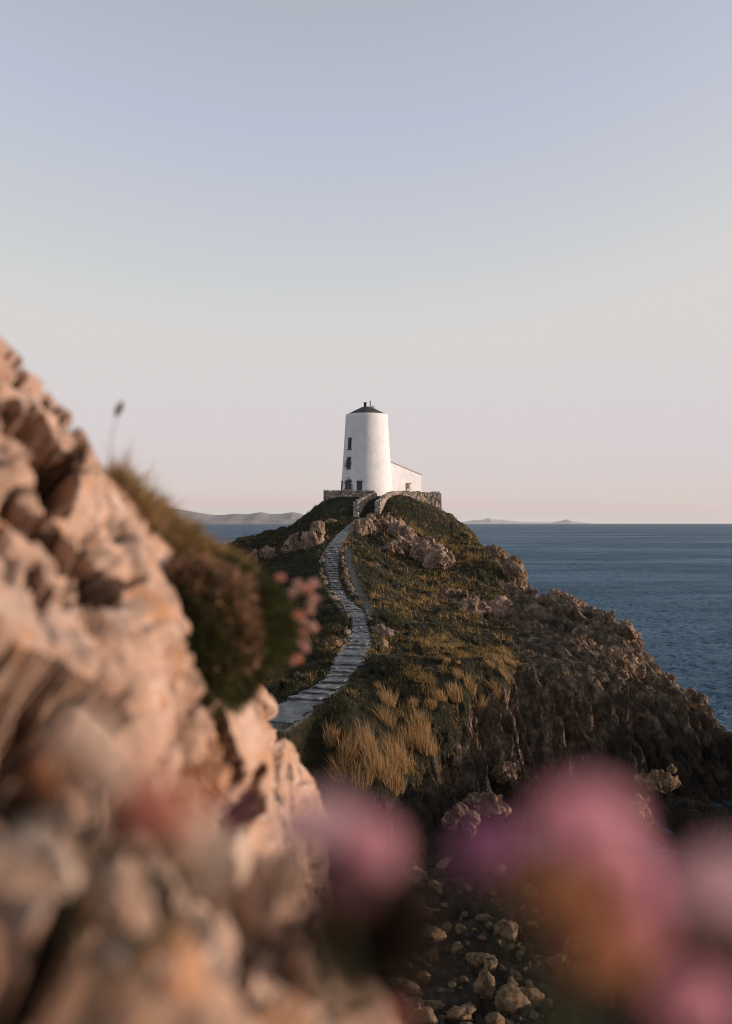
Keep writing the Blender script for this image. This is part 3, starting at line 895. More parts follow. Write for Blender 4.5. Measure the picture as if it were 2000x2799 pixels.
# rocks at the foot of the cliff
outcrop('shore_rock', 1795, 2135, 78, 44, 141, ROCK_BOULDER, 'lit slab of rock alone in the dark cove', .8, .12, 'rock', d=41.)
outcrop('shore_rock', 1836, 2103, 18, 22, 142, ROCK_BOULDER, 'small bright stone on tip of the cove slab', .9, .03, 'rock', d=41.2)
outcrop('shore_rock', 1745, 2230, 60, 80, 143, ROCK_BOULDER, 'dark rock below the lit slab in the cove', .9, .1, 'rock', d=39.5)
outcrop('shore_rock', 1380, 2110, 60, 46, 144, ROCK_CRAG, 'stubby lit rock at the foot of the grassy bank', .9, .12, 'rock')
outcrop('shore_rock', 1260, 2250, 80, 70, 145, ROCK_CRAG, 'dark craggy rock at the head of the gully', .9, .12, 'rock')
outcrop('shore_rock', 1330, 2200, 90, 60, 146, ROCK_CRAG, 'smooth grey rock at the foot of the ribbed cliff', .9, .08, 'rock')
outcrop('shore_rock', 1130, 2410, 70, 60, 147, ROCK_CRAG, 'reddish rock left of the loose boulders', .9, .12, 'rock')
outcrop('shore_rock', 1860, 2380, 90, 80, 148, ROCK_CRAG, 'rounded rock behind the pink flowers at the right', .9, .06, 'rock')
outcrop('shore_rock', 1960, 2400, 110, 60, 149, ROCK_CRAG, 'low rock behind the rightmost pink flower', .9, .08, 'rock')

# boulders in the gully
BIG = [(1180, 2568, 60, 40, 'wedge shaped tan boulder, biggest in the middle of the gully'), (1187, 2628, 30, 44, 'ribbed upright boulder below the tan wedge'),
       (1322, 2712, 52, 84, 'tall hooded boulder with lit right edge'), (1340, 2650, 36, 32, 'tan boulder above the hooded one'), (1237, 2700, 24, 20, 'small orange pointed stone between the boulders'),
       (1400, 2752, 90, 70, 'rounded knobbly boulder right of the hooded one'), (1260, 2545, 30, 26, 'angular stone right of the tan wedge'), (1250, 2602, 40, 34, 'grey sloping stone right of the ribbed boulder'),
       (1100, 2545, 30, 22, 'tan stone left of the wedge shaped boulder'), (1385, 2560, 60, 50, 'reddish boulder dimly seen behind the flowers'), (1130, 2498, 20, 20, 'small tan stone highest in the loose boulders'),
       (1165, 2535, 22, 16, 'bluish grey stone just above the tan wedge'), (1115, 2645, 20, 20, 'bright small stone left of the ribbed boulder'), (1000, 2760, 40, 40, 'stone at the foot of the pale near rock'),
       (1170, 2790, 60, 40, 'dark flat stone at the bottom of the gully'), (1050, 2580, 24, 40, 'narrow brown stone beside the dark flower stalk')]
bmesh_ = [rock_mesh('boulder', (1, .9, .85), 60 + i, 4, 7, .2, .12 if i % 2 else .05, sharp=90) for i in range(8)]
for i, (px, py, wp, hp, lab) in enumerate(BIG):
    p, _ = hit(px, py)
    s = p[1] / FPX
    me = rock_mesh('boulder', (wp * s * .55, wp * s * .5, hp * s * .6), 200 + i, 4, 9, .2, .1, sharp=50)
    o = link('boulder', me, ROCK_BOULDER); o.location = (p[0], p[1], p[2] + hp * s * .2); o.rotation_euler = (0, 0, i * 1.3)
    tag(o, lab, 'boulder', 'boulders on the gully floor')
for i in range(150):
    px = rs.uniform(1000, 1620); py = rs.uniform(2330, 2830)
    p, _ = hit(px, py, 26.)
    put_stone('loose_stone', rs.choice(bmesh_), p, min(.6, .05 + .11 * rs.expovariate(1.0)), 'small loose stone lying among the rubble of the gully floor', 'stone', 'loose stones on the gully floor', rs, ROCK_BOULDER)

# ------------------------------------------------------------------ lighthouse
def m_whitewash():
    m = NT('whitewash')
    a = m.noise(.8, 6, .65); b = m.noise(.6, 4, .6, m.mapping((3.5, 3.5, .35)))
    c = m.ramp(a, [(.3, (.70, .70, .69)), (.6, (.82, .81, .80))])
    c = m.mix(.3, c, m.ramp(b, [(.35, (.78, .77, .76)), (.65, 1.)]), 'MULTIPLY')
    sx = m.n('ShaderNodeSeparateXYZ'); m.l(m.tc.outputs['Object'], sx.inputs[0])
    X, Y, Z = sx.outputs
    # peeled render under the windows on the left, and small chips low on the wall
    band = m.math('MULTIPLY', m.ramp(m.math('ABSOLUTE', m.math('ADD', X, 2.15)), [(.3, 1.), (.75, 0.)]), m.ramp(m.math('MULTIPLY', Z, .1), [(.08, .6), (.16, 1.), (.27, 1.), (.33, 0.), (.41, 0.), (.43, 1.), (.5, 1.), (.52, 0.)]))
    f = m.ramp(m.math('ADD', m.noise(2.6, 8, .75, dist=.4), m.math('MULTIPLY', band, .24)), [(.645, 0.), (.665, 1.)])
    low = m.ramp(m.math('MULTIPLY', Z, .1), [(.2, 1.), (.42, 0.)])
    f2 = m.math('MULTIPLY', low, m.ramp(m.noise(4.5, 7, .75), [(.66, 0.), (.68, .8)]))
    c = m.mix(f, c, m.ramp(m.noise(11, 4, .6), [(.4, (.10, .10, .105)), (.6, (.34, .33, .33))]))
    c = m.mix(f2, c, (.36, .36, .36))
    m.color(m.mix(1., c, (.94, .94, .95), 'MULTIPLY')); m.b.inputs['Roughness'].default_value = .85
    m.bump(m.noise(2.2, 8, .65), .35, .08)
    return m.m


M_WHITE = m_whitewash()
M_ROOF = m_plain('slate_roof', (.075, .066, .066), .8, .35, 6, .6, .03)
M_PANE = m_plain('dark_pane', (.028, .033, .038), .25, .3, 3, spec=.5)
M_FRAME = m_plain('dark_frame', (.06, .065, .066), .6, .3, 10)
M_BROWN = m_plain('weathered_wood', (.16, .11, .08), .8, .3, 9, .4, .01)
M_BLACK = m_plain('black_metal', (.035, .033, .034), .6, .2, 9)

TX, TYc, TZ = 0.08, 118.0, 15.3
RB, RT, HT = 3.22, 2.48, 10.5        # radius at foot and eave, height of shaft
lh = empty('lighthouse', (TX, TYc, TZ)); tag(lh, 'white tapering round tower with dark conical roof on the hilltop', 'lighthouse')


def rad_at(z): return RB + (RT - RB) * z / HT - .05 * math.sin(PI * z / HT)


prof = [(rad_at(z), z) for z in np.linspace(-.6, HT, 30)] + [(RT - .02, HT + .04), (RT - .16, HT + .04), (RT - .2, HT - .1)]
tm = MB().lathe(prof, 96).mesh('tower', True)
tower = link('tower', tm, M_WHITE, lh)
wins = [(-48, 7.0, .66, 1.3, 'high'), (-48, 4.72, .74, 1.3, 'mid'), (-45, 1.85, .9, 1.5, 'low'), (-16, 1.85, .66, 1.3, 'low'), (-77, 1.85, .9, 1.4, 'low')]
cut = MB()
W_M = []
for ang, zc, w, h, _ in wins:
    a = math.radians(ang) - PI / 2          # -90deg faces the camera
    R = rad_at(zc)
    n_ = Vector((math.cos(a), math.sin(a), .052)).normalized(); t_ = Vector((math.sin(a), -math.cos(a), 0)) * -1; t_ = Vector((-math.sin(a), math.cos(a), 0)); u_ = n_.cross(t_); t_ = -t_
    M = Matrix((t_, n_, u_)).transposed().to_4x4(); M.translation = Vector((R * math.cos(a), R * math.sin(a), zc))
    W_M.append(M)
    V, F = box_v(-w / 2, w / 2, -.30, .4, -h / 2, h / 2)
    cut.add([M @ Vector(v) for v in V], F)
cutter = link('window_cutter', cut.mesh('window_cutter'), None, lh)
md = tower.modifiers.new('b', 'BOOLEAN'); md.operation = 'DIFFERENCE'; md.object = cutter; md.solver = 'EXACT'
bpy.context.view_layer.update()
dg = bpy.context.evaluated_depsgraph_get()
tm2 = bpy.data.meshes.new_from_object(tower.evaluated_get(dg)); tower.modifiers.clear(); tower.data = tm2
if not tm2.materials: tm2.materials.append(M_WHITE)
bpy.data.objects.remove(cutter)
for (ang, zc, w, h, _), M in zip(wins, W_M):
    f = MB(); e = .07
    for b in ((-w / 2, -w / 2 + e, -.20, -.08, -h / 2, h / 2), (w / 2 - e, w / 2, -.20, -.08, -h / 2, h / 2), (-w / 2 + e, w / 2 - e, -.20, -.08, h / 2 - e, h / 2), (-w / 2 + e, w / 2 - e, -.20, -.08, -h / 2, -h / 2 + e),
              (-.025, .025, -.19, -.10, -h / 2 + e, h / 2 - e)):
        f.box(*b)
    wf = f.build('window', M_FRAME, lh); wf.matrix_local = M
    MB().box(-w / 2 + .03, w / 2 - .03, -.17, -.15, -h / 2 + .03, h / 2 - .03).build('pane', M_PANE, wf)
    if zc > 3:
        MB().box(-w / 2 - .06, w / 2 + .06, -.1, .07, -h / 2 - .1, -h / 2).build('sill', M_FRAME, wf)
    else:
        MB().box(-w / 2 - .05, w / 2 + .05, -.05, .04, h / 2, h / 2 + .07).build('lintel', M_FRAME, wf)
roof = MB().lathe([(RT - .12, HT - .05), (RT - .06, HT + .02), (1.5, HT + .50), (.62, HT + .93), (.5, HT + .97)], 48).build('roof', M_ROOF, lh)
MB().box(-.16, .16, -.16, .16, HT + .9, HT + 1.42).add(*box_v(-.2, .2, -.2, .2, HT + 1.42, HT + 1.5)).build('vent', M_BLACK, lh, (-.18, -.1, 0))
MB().tube([(0, 0, HT + .8), (0, 0, HT + 1.7)], .065, 10).build('flue_pipe', M_BLACK, lh, (.42, -.12, 0))
MB().box(-.2, .3, -.2, .2, HT + .6, HT + 1.08).build('chimney_block', M_WHITE, lh, (.62, -.1, 0))
# lean-to on the seaward side
ax0, ax1, ay0, ay1 = 1.6, 8.15, -.5, 2.6
az = [5.1, 3.62]     # roof height at tower / outer end
xs = [3.0, ax1]
zr = lambda x: az[0] + (az[1] - az[0]) * (x - xs[0]) / (xs[1] - xs[0])
V = [(ax0, ay0, -.5), (ax1, ay0, -.5), (ax1, ay1, -.5), (ax0, ay1, -.5), (ax0, ay0, zr(ax0)), (ax1, ay0, zr(ax1)), (ax1, ay1, zr(ax1)), (ax0, ay1, zr(ax0))]
F = [(0, 3, 2, 1), (4, 5, 6, 7), (0, 1, 5, 4), (1, 2, 6, 5), (2, 3, 7, 6), (3, 0, 4, 7)]
an = MB().add(V, F).build('lean_to', M_WHITE, lh); an.rotation_euler = (0, 0, math.radians(38))
V = []
for zo in (.004, .10):
    for x, y in ((ax0 + 1.1, ay0 - .06), (ax1 + .1, ay0 - .06), (ax1 + .1, ay1 + .06), (ax0 + 1.1, ay1 + .06)):
        V.append((x, y, zr(x) + zo))
MB().add(V, [(0, 3, 2, 1), (4, 5, 6, 7), (0, 1, 5, 4), (1, 2, 6, 5), (2, 3, 7, 6), (3, 0, 4, 7)]).build('lean_to_roof', m_plain('pale_roof', (.30, .27, .26), .8, .3, 5), an)
dx = 6.1
dr = MB().box(-.30, .33, ay0 - .03, ay0 - .003, .9, 2.5).build('door', M_PANE, an, (dx, 0, 0))
MB().box(-.43, -.303, ay0 - .06, ay0 - .002, .9, 2.58).box(-.303, .4, ay0 - .06, ay0 - .002, 2.502, 2.62).box(-.28, .08, ay0 - .05, ay0 - .032, 1.9, 2.46).build('door_frame', M_BROWN, dr)

# ------------------------------------------------------------------ dry stone walls
def m_wall():
    m = NT('dry_stone')
    vec = m.mapping((1, 1, 1.7))
    wv = m.n('ShaderNodeVectorMath', operation='ADD'); m.l(vec, wv.inputs[0])
    nd = m.n('ShaderNodeTexNoise'); nd.inputs['Scale'].default_value = 3.; m.l(vec, nd.inputs['Vector'])
    sc_ = m.n('ShaderNodeVectorMath', operation='SCALE'); sc_.inputs['Scale'].default_value = .18; m.l(nd.outputs['Color'], sc_.inputs[0]); m.l(sc_.outputs[0], wv.inputs[1])
    e = m.voro(3.6, 'DISTANCE_TO_EDGE', wv.outputs[0])
    nd2 = m.n('ShaderNodeTexVoronoi'); nd2.inputs['Scale'].default_value = 3.6; m.l(wv.outputs[0], nd2.inputs['Vector'])
    hue = m.n('ShaderNodeSeparateColor'); m.l(nd2.outputs['Color'], hue.inputs[0])
    c = m.ramp(hue.outputs[0], [(0., (.20, .155, .12)), (.35, (.38, .30, .245)), (.7, (.54, .44, .37)), (1., (.66, .58, .52))])
    c = m.mix(.6, c, m.ramp(m.noise(9, 6, .7), [(.3, .55), (.7, 1.3)]), 'MULTIPLY')
    c = m.mix(m.ramp(e, [(.0, .9), (.07, 0.)]), c, (.05, .042, .034))
    m.color(c)
    b = m.bump(m.ramp(e, [(0., 0.), (.14, 1.)]), .9, .07)
    m.bump(m.noise(12, 6, .7), .5, .03, b)
    return m.m


M_WALL = m_wall()


def dry_wall(name, line, top, bot, thick, label, seed):
    """line: xy points, top/bot heights at those points"""
    L = np.array(line, float); sg = np.concatenate([[0], np.cumsum(np.linalg.norm(np.diff(L, axis=0), axis=1))])
    n = max(8, int(sg[-1] / .07)); s_ = np.linspace(0, sg[-1], n)
    X = np.interp(s_, sg, L[:, 0]); Y = np.interp(s_, sg, L[:, 1]); T = np.interp(s_, sg, top); B = np.interp(s_, sg, bot)
    ax = np.gradient(X); ay = np.gradient(Y); al = np.hypot(ax, ay); ax /= al; ay /= al
    prof = [(-.5, 0.)] + [(-.5, v) for v in np.linspace(.06, .97, 16)] + [(-.42, 1.0), (-.2, 1.02), (0, 1.03), (.2, 1.02), (.42, 1.)] + [(.5, v) for v in np.linspace(.97, .06, 16)] + [(.5, 0)]
    V = []
    for i in range(n):
        for c, v in prof:
            V.append((X[i] + ay[i] * c * thick, Y[i] - ax[i] * c * thick, B[i] + (T[i] - B[i]) * v))
    V = np.array(V); k = len(prof)
    F = grid_faces(n, k)
    f1, f2, cv = worley(V * np.array([1, 1, 1.6]), 3.2, seed)
    cc = np.tile(np.array([p[0] for p in prof]), n)
    out = .07 * (cv - .5) - .07 * (1 - sstep(0, .2, f2 - f1))
    nx = np.repeat(ay, k) * np.sign(cc); ny = -np.repeat(ax, k) * np.sign(cc)
    side = np.abs(cc) >= .5
    V[:, 0] += nx * out * side; V[:, 1] += ny * out * side
    topm = np.tile(np.array([p[1] for p in prof]), n) > .96
    V[:, 2] += topm * (.16 * (cv - .5) - .08 * (1 - sstep(0, .2, f2 - f1)) + .07 * fbm(V, 2., 2, .5, seed))
    base = np.array([X.mean(), Y.mean(), B.min()])
    me = np_mesh(name, V - base, F)
    bm = bmesh.new(); bm.from_mesh(me); bm.verts.ensure_lookup_table()
    for i0 in (0, n - 1):
        vs = [bm.verts[i0 * k + j] for j in range(k)]
        try: bm.faces.new(vs if i0 else vs[::-1])
        except ValueError: pass
    bmesh.ops.recalc_face_normals(bm, faces=bm.faces); bm.to_mesh(me); bm.free()
    o = link(name, me, M_WALL); o.location = base
    return tag(o, label, 'wall')


def zx(px, py, d): q = U(px, py, d); return q[0], q[1], q[2]


def wall_px(name, ptl, thick, label, seed):
    """ptl: (px, top row, bottom row, distance)"""
    line, top, bot = [], [], []
    for px, t, b, d in ptl:
        x, y, zt = zx(px, t, d); line.append((x, y)); top.append(zt); bot.append(zx(px, b, d)[2])
    return dry_wall(name, line, top, bot, thick, label, seed)


wall_px('stone_wall', [(884, 1341, 1376, 113), (930, 1340, 1376, 113), (985, 1341, 1380, 112.6), (1024, 1343, 1378, 112)], .5, 'shaded grey stone wall left of the gate, below the tower', 1)
wall_px('stone_wall', [(972, 1371, 1416, 105), (985, 1364, 1408, 107), (1004, 1354, 1390, 109.6), (1023, 1345, 1378, 111.6)], .62, 'short sloping stone wall ending in a lit pillar left of the gate', 2)
wall_px('stone_wall', [(1031, 1371, 1418, 105), (1039, 1365, 1412, 106.5), (1050, 1354, 1400, 108.4), (1068, 1346, 1390, 110.4), (1090, 1343, 1380, 111.8), (1130, 1344, 1392, 112.5), (1170, 1346, 1408, 113), (1201, 1347, 1412, 113.2)], .62, 'long curved stone wall lit by the sun right of the gate', 3)
wall_px('stone_wall', [(1201, 1348, 1412, 113.6), (1190, 1347, 1400, 118), (1178, 1346, 1390, 121)], .5, 'stone wall running back from the right corner of the yard', 4)

# ------------------------------------------------------------------ distant hills, sea
M_HILL = m_plain('hazed_hill', (.27, .24, .235), .95, .35, .004)  # paled: part of the distance haze is put into this colour
M_ISLE = m_plain('hazed_island', (.62, .56, .55), .95, .2, .004)  # paler still, haze over the island painted into its colour


def hills(name, prof, dist, label, seed, depth=2500, mat=None):
    P = np.array(prof, float)
    n = 220; m = 26
    px = np.linspace(P[0, 0], P[-1, 0], n)
    zt = (HY - np.interp(px, P[:, 0], P[:, 1])) / FPX * dist + EYE
    zt = np.maximum(zt, 0)
    V = []
    for j in range(m):
        v = j / (m - 1)
        for i in range(n):
            V.append(((px[i] - CX) / FPX * dist * (1 + .0 * v), dist + (v - .45) * depth, v))
    V = np.array(V); v = V[:, 2].copy()
    sh = np.where(v < .45, (v / .45) ** 1.1, ((1 - v) / .55) ** .8)
    Q = np.stack([V[:, 0], V[:, 1], np.zeros(len(V))], 1)
    nz_ = fbm(Q, 1 / 420., 5, .55, seed, True)
    V[:, 2] = np.tile(zt, m) * np.clip(sh + (sh * (1 - sh)) * .75 * (nz_ - .2), 0, 1.0) - 4 * (1 - sh) - 2
    me = np_mesh(name, V, grid_faces(m, n))
    o = link(name, me, mat or M_HILL); tag(o, label, 'hills', kind='structure')


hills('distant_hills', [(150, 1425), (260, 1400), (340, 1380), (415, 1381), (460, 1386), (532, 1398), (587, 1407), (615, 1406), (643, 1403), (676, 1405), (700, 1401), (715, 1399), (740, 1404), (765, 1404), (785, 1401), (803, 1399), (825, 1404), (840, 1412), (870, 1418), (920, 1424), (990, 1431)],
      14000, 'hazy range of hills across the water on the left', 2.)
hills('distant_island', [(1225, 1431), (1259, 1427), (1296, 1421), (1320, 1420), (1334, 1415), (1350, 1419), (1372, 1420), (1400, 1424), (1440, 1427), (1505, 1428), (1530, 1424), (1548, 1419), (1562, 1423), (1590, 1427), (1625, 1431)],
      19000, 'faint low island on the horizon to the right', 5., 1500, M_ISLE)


def m_sea():
    m = NT('sea_water')
    big_ = m.noise(.012, 4, .6, m.mapping((.3, 1, 1), (0, 0, .3)))
    mid_ = m.noise(.07, 4, .6, m.mapping((.45, 1, 1), (0, 0, .25)))
    lanes = m.math('ADD', m.math('MULTIPLY', big_, .6), m.math('MULTIPLY', mid_, .4))
    m.color(m.ramp(lanes, [(.35, (.009, .030, .052)), (.65, (.017, .046, .074))]))
    m.b.inputs['Specular IOR Level'].default_value = 0.; m.b.inputs['Roughness'].default_value = 1.
    gl = m.n('ShaderNodeBsdfGlossy'); gl.inputs['Color'].default_value = (.58, .77, .95, 1)
    m.l(m.ramp(lanes, [(.38, .04), (.62, .11)]), gl.inputs['Roughness'])
    fr = m.n('ShaderNodeFresnel'); fr.inputs['IOR'].default_value = 1.33
    mx = m.n('ShaderNodeMixShader'); m.l(m.math('MULTIPLY', m.math('MINIMUM', m.math('MULTIPLY', fr.outputs[0], 2.2), .23), m.ramp(lanes, [(.44, .80), (.60, 1.5)])), mx.inputs[0])
    m.l(m.b.outputs[0], mx.inputs[1]); m.l(gl.outputs[0], mx.inputs[2]); m.l(mx.outputs[0], m.out.inputs[0])
    b = m.bump(m.noise(.5, 3, .6, m.mapping((.5, 1, 1), (0, 0, .3))), .8, .7)
    b = m.bump(m.noise(1.7, 4, .62, m.mapping((.6, 1, 1), (0, 0, -.2))), .9, .30, b)
    b = m.bump(m.noise(6., 3, .6), .7, .06, b)
    m.l(b, gl.inputs['Normal']); m.l(b, fr.inputs['Normal'])
    return m.m


ry = np.concatenate([np.array([-2000., -60, 0, 16]), np.geomspace(24, 900, 760), np.geomspace(930, 26000, 60)])
rt = np.concatenate([-np.geomspace(.5, 60, 14)[::-1], np.linspace(-.48, .62, 620), np.geomspace(.65, 60, 14)])
SY = np.repeat(ry, len(rt)); ST = np.tile(rt, len(ry)); SX = ST * np.maximum(SY, 24)
SX = np.clip(SX, -31000, 31000)
Sp = np.stack([SX * .45 + SY * .12, SY - .15 * SX, 0 * SX], 1)
amp_w = sstep(48, 62, SY) * sstep(900, 500, SY) * (np.abs(ST) < .6)
SZ = amp_w * (.25 * fbm(Sp, .13, 2, .5, 71.) + .40 * fbm(Sp, .42, 3, .6, 72., True) + .22 * fbm(Sp, 1.5, 2, .5, 73., True))
sme = np_mesh('sea', np.stack([SX, SY, SZ], 1), grid_faces(len(ry), len(rt)))
tag(link('sea', sme, m_sea()), 'rippled deep blue sea reaching the horizon', 'sea', kind='structure')
# ------------------------------------------------------------------ the near crag
M_EARTH = m_rock('crag_earth', (.05, .035, .022), (.11, .075, .045), (.2, .135, .085), 1.2, None, None, .8, .05)


def B(px, py, d, rx, rz, ry=None):
    """ellipsoid from photo pixels: centre, half width, half height (pixels), depth half-size in metres"""
    s = d / FPX
    return (U(px, py, d), (rx * s, ry if ry else .8 * max(rx, rz) * s, rz * s))


# ground that carries the crag and the photographer, falling away to the gully
gb = [((-2.4, 2.6, 9.6), (1.9, 3.8, 3.0)), ((-2.6, 1.2, 10.6), (1.6, 2.4, 2.0)), ((-.2, -.9, 10.3), (2.6, 1.5, 2.15)), ((.1, -.15, 11.2), (1.5, .72, 1.22)), ((-2.2, 4.8, 7.0), (1.5, 2.2, 4.2)), ((-3.2, 3, 5.), (3.4, 4.5, 5.)),
      ((.3, -1.2, 6.5), (3.4, 2.0, 5.5))]
gr = blob_mass('ground', gb, .07, M_EARTH, (.14, .06, .02), (1.2, 4., 11.), 3, angular=False)
tag(gr, 'dark earth and rock under the near crag', 'ground', kind='structure')


def CR(pts, w, dep): return (pts, w, dep)


SL = [  # photo pixel and distance of the near crag's face
    (0, 985, 2.2), (60, 1055, 2.2), (111, 1100, 2.22), (175, 1165, 2.25), (222, 1215, 2.27), (300, 1258, 2.3),
    (0, 1150, 2.02), (100, 1200, 2.06), (200, 1290, 2.12), (270, 1370, 2.17),
    (0, 1350, 1.87), (150, 1400, 1.96), (300, 1440, 2.02), (420, 1515, 2.12), (250, 1400, 2.1),
    (0, 1550, 1.7), (200, 1600, 1.8), (350, 1610, 1.9), (440, 1640, 2.02),
    (0, 1750, 1.5), (200, 1780, 1.62), (400, 1800, 1.82), (455, 1850, 1.95),
    (390, 1362, 2.52), (500, 1436, 2.62), (582, 1502, 2.72), (650, 1556, 2.8), (480, 1620, 2.40), (575, 1640, 2.56), (640, 1740, 2.58), (560, 1800, 2.36), (520, 1940, 2.2), (700, 1830, 2.9),
    (610, 1950, 3.0), (665, 1905, 3.6), (694, 1870, 4.35), (712, 1948, 4.4), (752, 2022, 4.5), (790, 2064, 4.55), (822, 2120, 4.6), (834, 2215, 4.62), (650, 2050, 3.7), (730, 2150, 4.15), (600, 2150, 3.0), (700, 2290, 3.4), (775, 2340, 3.9),
    (0, 1950, 1.25), (200, 1980, 1.4), (400, 2000, 1.72), (500, 2060, 2.2),
    (0, 2150, 1.05), (200, 2200, 1.13), (400, 2210, 1.33), (550, 2260, 1.8), (650, 2400, 2.0), (760, 2420, 2.3),
    (0, 2400, .80), (200, 2400, .88), (400, 2400, 1.0), (600, 2450, 1.2), (720, 2500, 1.4), (820, 2560, 1.35),
    (0, 2650, .65), (300, 2650, .75), (600, 2650, .9), (800, 2650, 1.05), (915, 2650, 1.12),
    (0, 2850, .57), (300, 2850, .64), (600, 2850, .74), (880, 2850, .9), (970, 2810, .97)]
sp_ = [tuple(U(*q)) for q in SL]
sp_ += [(-1.0, 2.2, 13.55), (-1.4, 2.0, 13.6), (-1.2, 1.2, 13.3), (-1.0, .7, 13.0), (-.8, .4, 12.85), (-1.6, 2.9, 13.0), (-1.0, 2.75, 13.05), (-.72, 2.8, 12.85), (-.9, 3.4, 12.5), (-1.5, 4.2, 12.2), (-1.1, 5.0, 11.8), (-.75, 4.2, 12.25), (-.6, 5.2, 11.6),
        (-.2, .25, 12.72), (-.5, .2, 12.78), (.08, .6, 12.45), (.16, 1.0, 12.0), (.1, 1.4, 11.7), (-.05, 2.2, 11.0), (-.02, 3.2, 10.3), (.02, 4.2, 10.2), (-.05, 4.9, 10.0), (-.2, 5.2, 10.4), (-.5, 6.2, 9.6), (.3, 1.2, 10.9), (.35, 3.0, 8.8), (.4, 5.0, 8.4), (-.1, 6.6, 8.2), (-1.2, 6.8, 9.2)]
SP = np.array(sp_)


def rbf2(P, c, lam=.02):
    n = len(P); d = np.sqrt(((P[:, None, :2] - P[None, :, :2]) ** 2).sum(-1) + c * c)
    Bm = np.concatenate([P[:, :2], np.ones((n, 1))], 1); M = np.zeros((n + 3, n + 3)); M[:n, :n] = -d + lam * np.eye(n); M[:n, n:] = Bm; M[n:, :n] = Bm.T
    w_ = np.linalg.solve(M, np.concatenate([P[:, 2], np.zeros(3)]))

    def f(x, y):
        out = np.empty(len(x))
        for i in range(0, len(x), 100000):
            X = np.stack([x[i:i + 100000], y[i:i + 100000]], 1)
            out[i:i + 100000] = -np.sqrt(((X[:, None] - P[None, :, :2]) ** 2).sum(-1) + c * c) @ w_[:-3] + X @ w_[-3:-1] + w_[-1]
        return out
    return f


slope_z = rbf2(SP, .05)
sy = np.concatenate([np.geomspace(.22, 1.0, 170), np.arange(1.008, 3.0, .0085), np.arange(3.0, 5.4, .016), np.arange(5.45, 7, .1)])
st = np.concatenate([np.linspace(-1.6, -.42, 50)[:-1], np.linspace(-.42, .06, 560)])
snr, snc = len(sy), len(st)
KX = (np.repeat(sy, snc) * np.tile(st, snr)); KY = np.repeat(sy, snc); KZ = slope_z(KX, KY)
Zg = KZ.reshape(snr, snc); Xg = KX.reshape(snr, snc); Yg = KY.reshape(snr, snc)
ax_, ay_ = np.stack([np.gradient(Xg, axis=1), 0 * Xg, np.gradient(Zg, axis=1)], -1), np.stack([np.gradient(Xg, axis=0), np.gradient(Yg, axis=0), np.gradient(Zg, axis=0)], -1)
Nk = np.cross(ax_, ay_).reshape(-1, 3); Nk /= np.linalg.norm(Nk, axis=1)[:, None]
KP = np.stack([KX, KY, KZ], 1)
rotm = np.array(Euler((.5, .6, .3)).to_matrix())
kq = KP @ rotm.T * np.array([1.25, .8, .75])
far = sstep(2.4, 3.6, KY); near = sstep(1.3, .7, KY)
dd = .035 * fbm(KP, 2.2, 3, .5, 101.)
for sc_, stp, slp, wt, jw in ((2.6, .22, .36, 1 - .4 * near, .04), (6.0, .16, .26, 1., .014), (15., .28, .45, .9, .005)):
    fd, jt = facets(kq, sc_, 7 + int(sc_), stp, slp)
    dd += wt * (fd - jw * jt)
fd, jt = facets(kq, 1.5, 31, .12, .16); dd += far * (fd - .06 * jt)
dd += .006 * fbm(KP, 26., 4, .6, 103.) + .012 * (fbm(KP, 8., 3, .55, 105., True) - .3)
P1 = np.stack([CX + FPX * KX / KY, HY - FPX * (KZ - EYE) / KY], 1)
ledge_zone = sstep(2.28, 2.42, KY) * sstep(3.3, 3.0, KY)
dd = np.where(dd > .03, .03 + (dd - .03) * .4, dd)
dd = dd * (1 - .8 * ledge_zone) - .02 * ledge_zone
KP1 = KP + Nk * dd[:, None]; dd = dd * 0
KX, KY, KZ = KP1.T
KPX = np.stack([CX + FPX * KX / KY, HY - FPX * (KZ - EYE) / KY], 1)
wob = fbm(KP, 9., 3, .55, 109.)
CRK = [CR([(100, 1160), (128, 1240), (130, 1330), (150, 1385)], 30, .17), CR([(150, 1330), (175, 1265), (190, 1320), (168, 1375)], 22, .12), CR([(28, 1118), (45, 1160), (66, 1190)], 17, .10), CR([(20, 960), (42, 1000), (72, 1050)], 9, .06),
       CR([(180, 1140), (215, 1205), (225, 1260)], 8, .04), CR([(20, 1395), (110, 1450), (200, 1545), (300, 1635)], 24, .16), CR([(85, 1565), (105, 1610), (112, 1645)], 19, .09), CR([(230, 1610), (262, 1650)], 14, .07),
       CR([(0, 1880), (70, 1850), (140, 1850)], 34, .12), CR([(160, 1870), (240, 1895), (330, 1965)], 30, .11), CR([(600, 1950), (615, 2010), (640, 2080), (652, 2125)], 13, .2), CR([(690, 2160), (705, 2115), (722, 2100)], 9, .14),
       CR([(120, 1960), (80, 2060), (110, 2120)], 50, .10), CR([(20, 2190), (70, 2240)], 46, .09), CR([(230, 2380), (190, 2480), (150, 2580), (120, 2680)], 42, .10), CR([(370, 2170), (340, 2260)], 26, .06), CR([(690, 2190), (640, 2260), (610, 2330)], 30, .12),
       CR([(440, 2420), (460, 2520)], 24, .06), CR([(670, 2560), (665, 2700)], 20, .05), CR([(20, 2740), (260, 2790)], 50, .06)]
for pts_, w_, dep_ in CRK:
    w_ *= 1.35; dep_ *= 1.5
    best = np.full(len(KP), 9e3)
    for p, q in zip(pts_[:-1], pts_[1:]):
        p = np.array(p, float); q = np.array(q, float); pq = q - p
        t = np.clip(((KPX - p) @ pq) / (pq @ pq), 0, 1)
        best = np.minimum(best, np.linalg.norm(KPX - (p + t[:, None] * pq), axis=1))
    dd -= 1.5 * dep_ * (1 - sstep(w_ * .45, w_, best + .8 * w_ * wob))
edge = sstep(0, 14, np.minimum(np.tile(np.arange(snc), snr), 99))
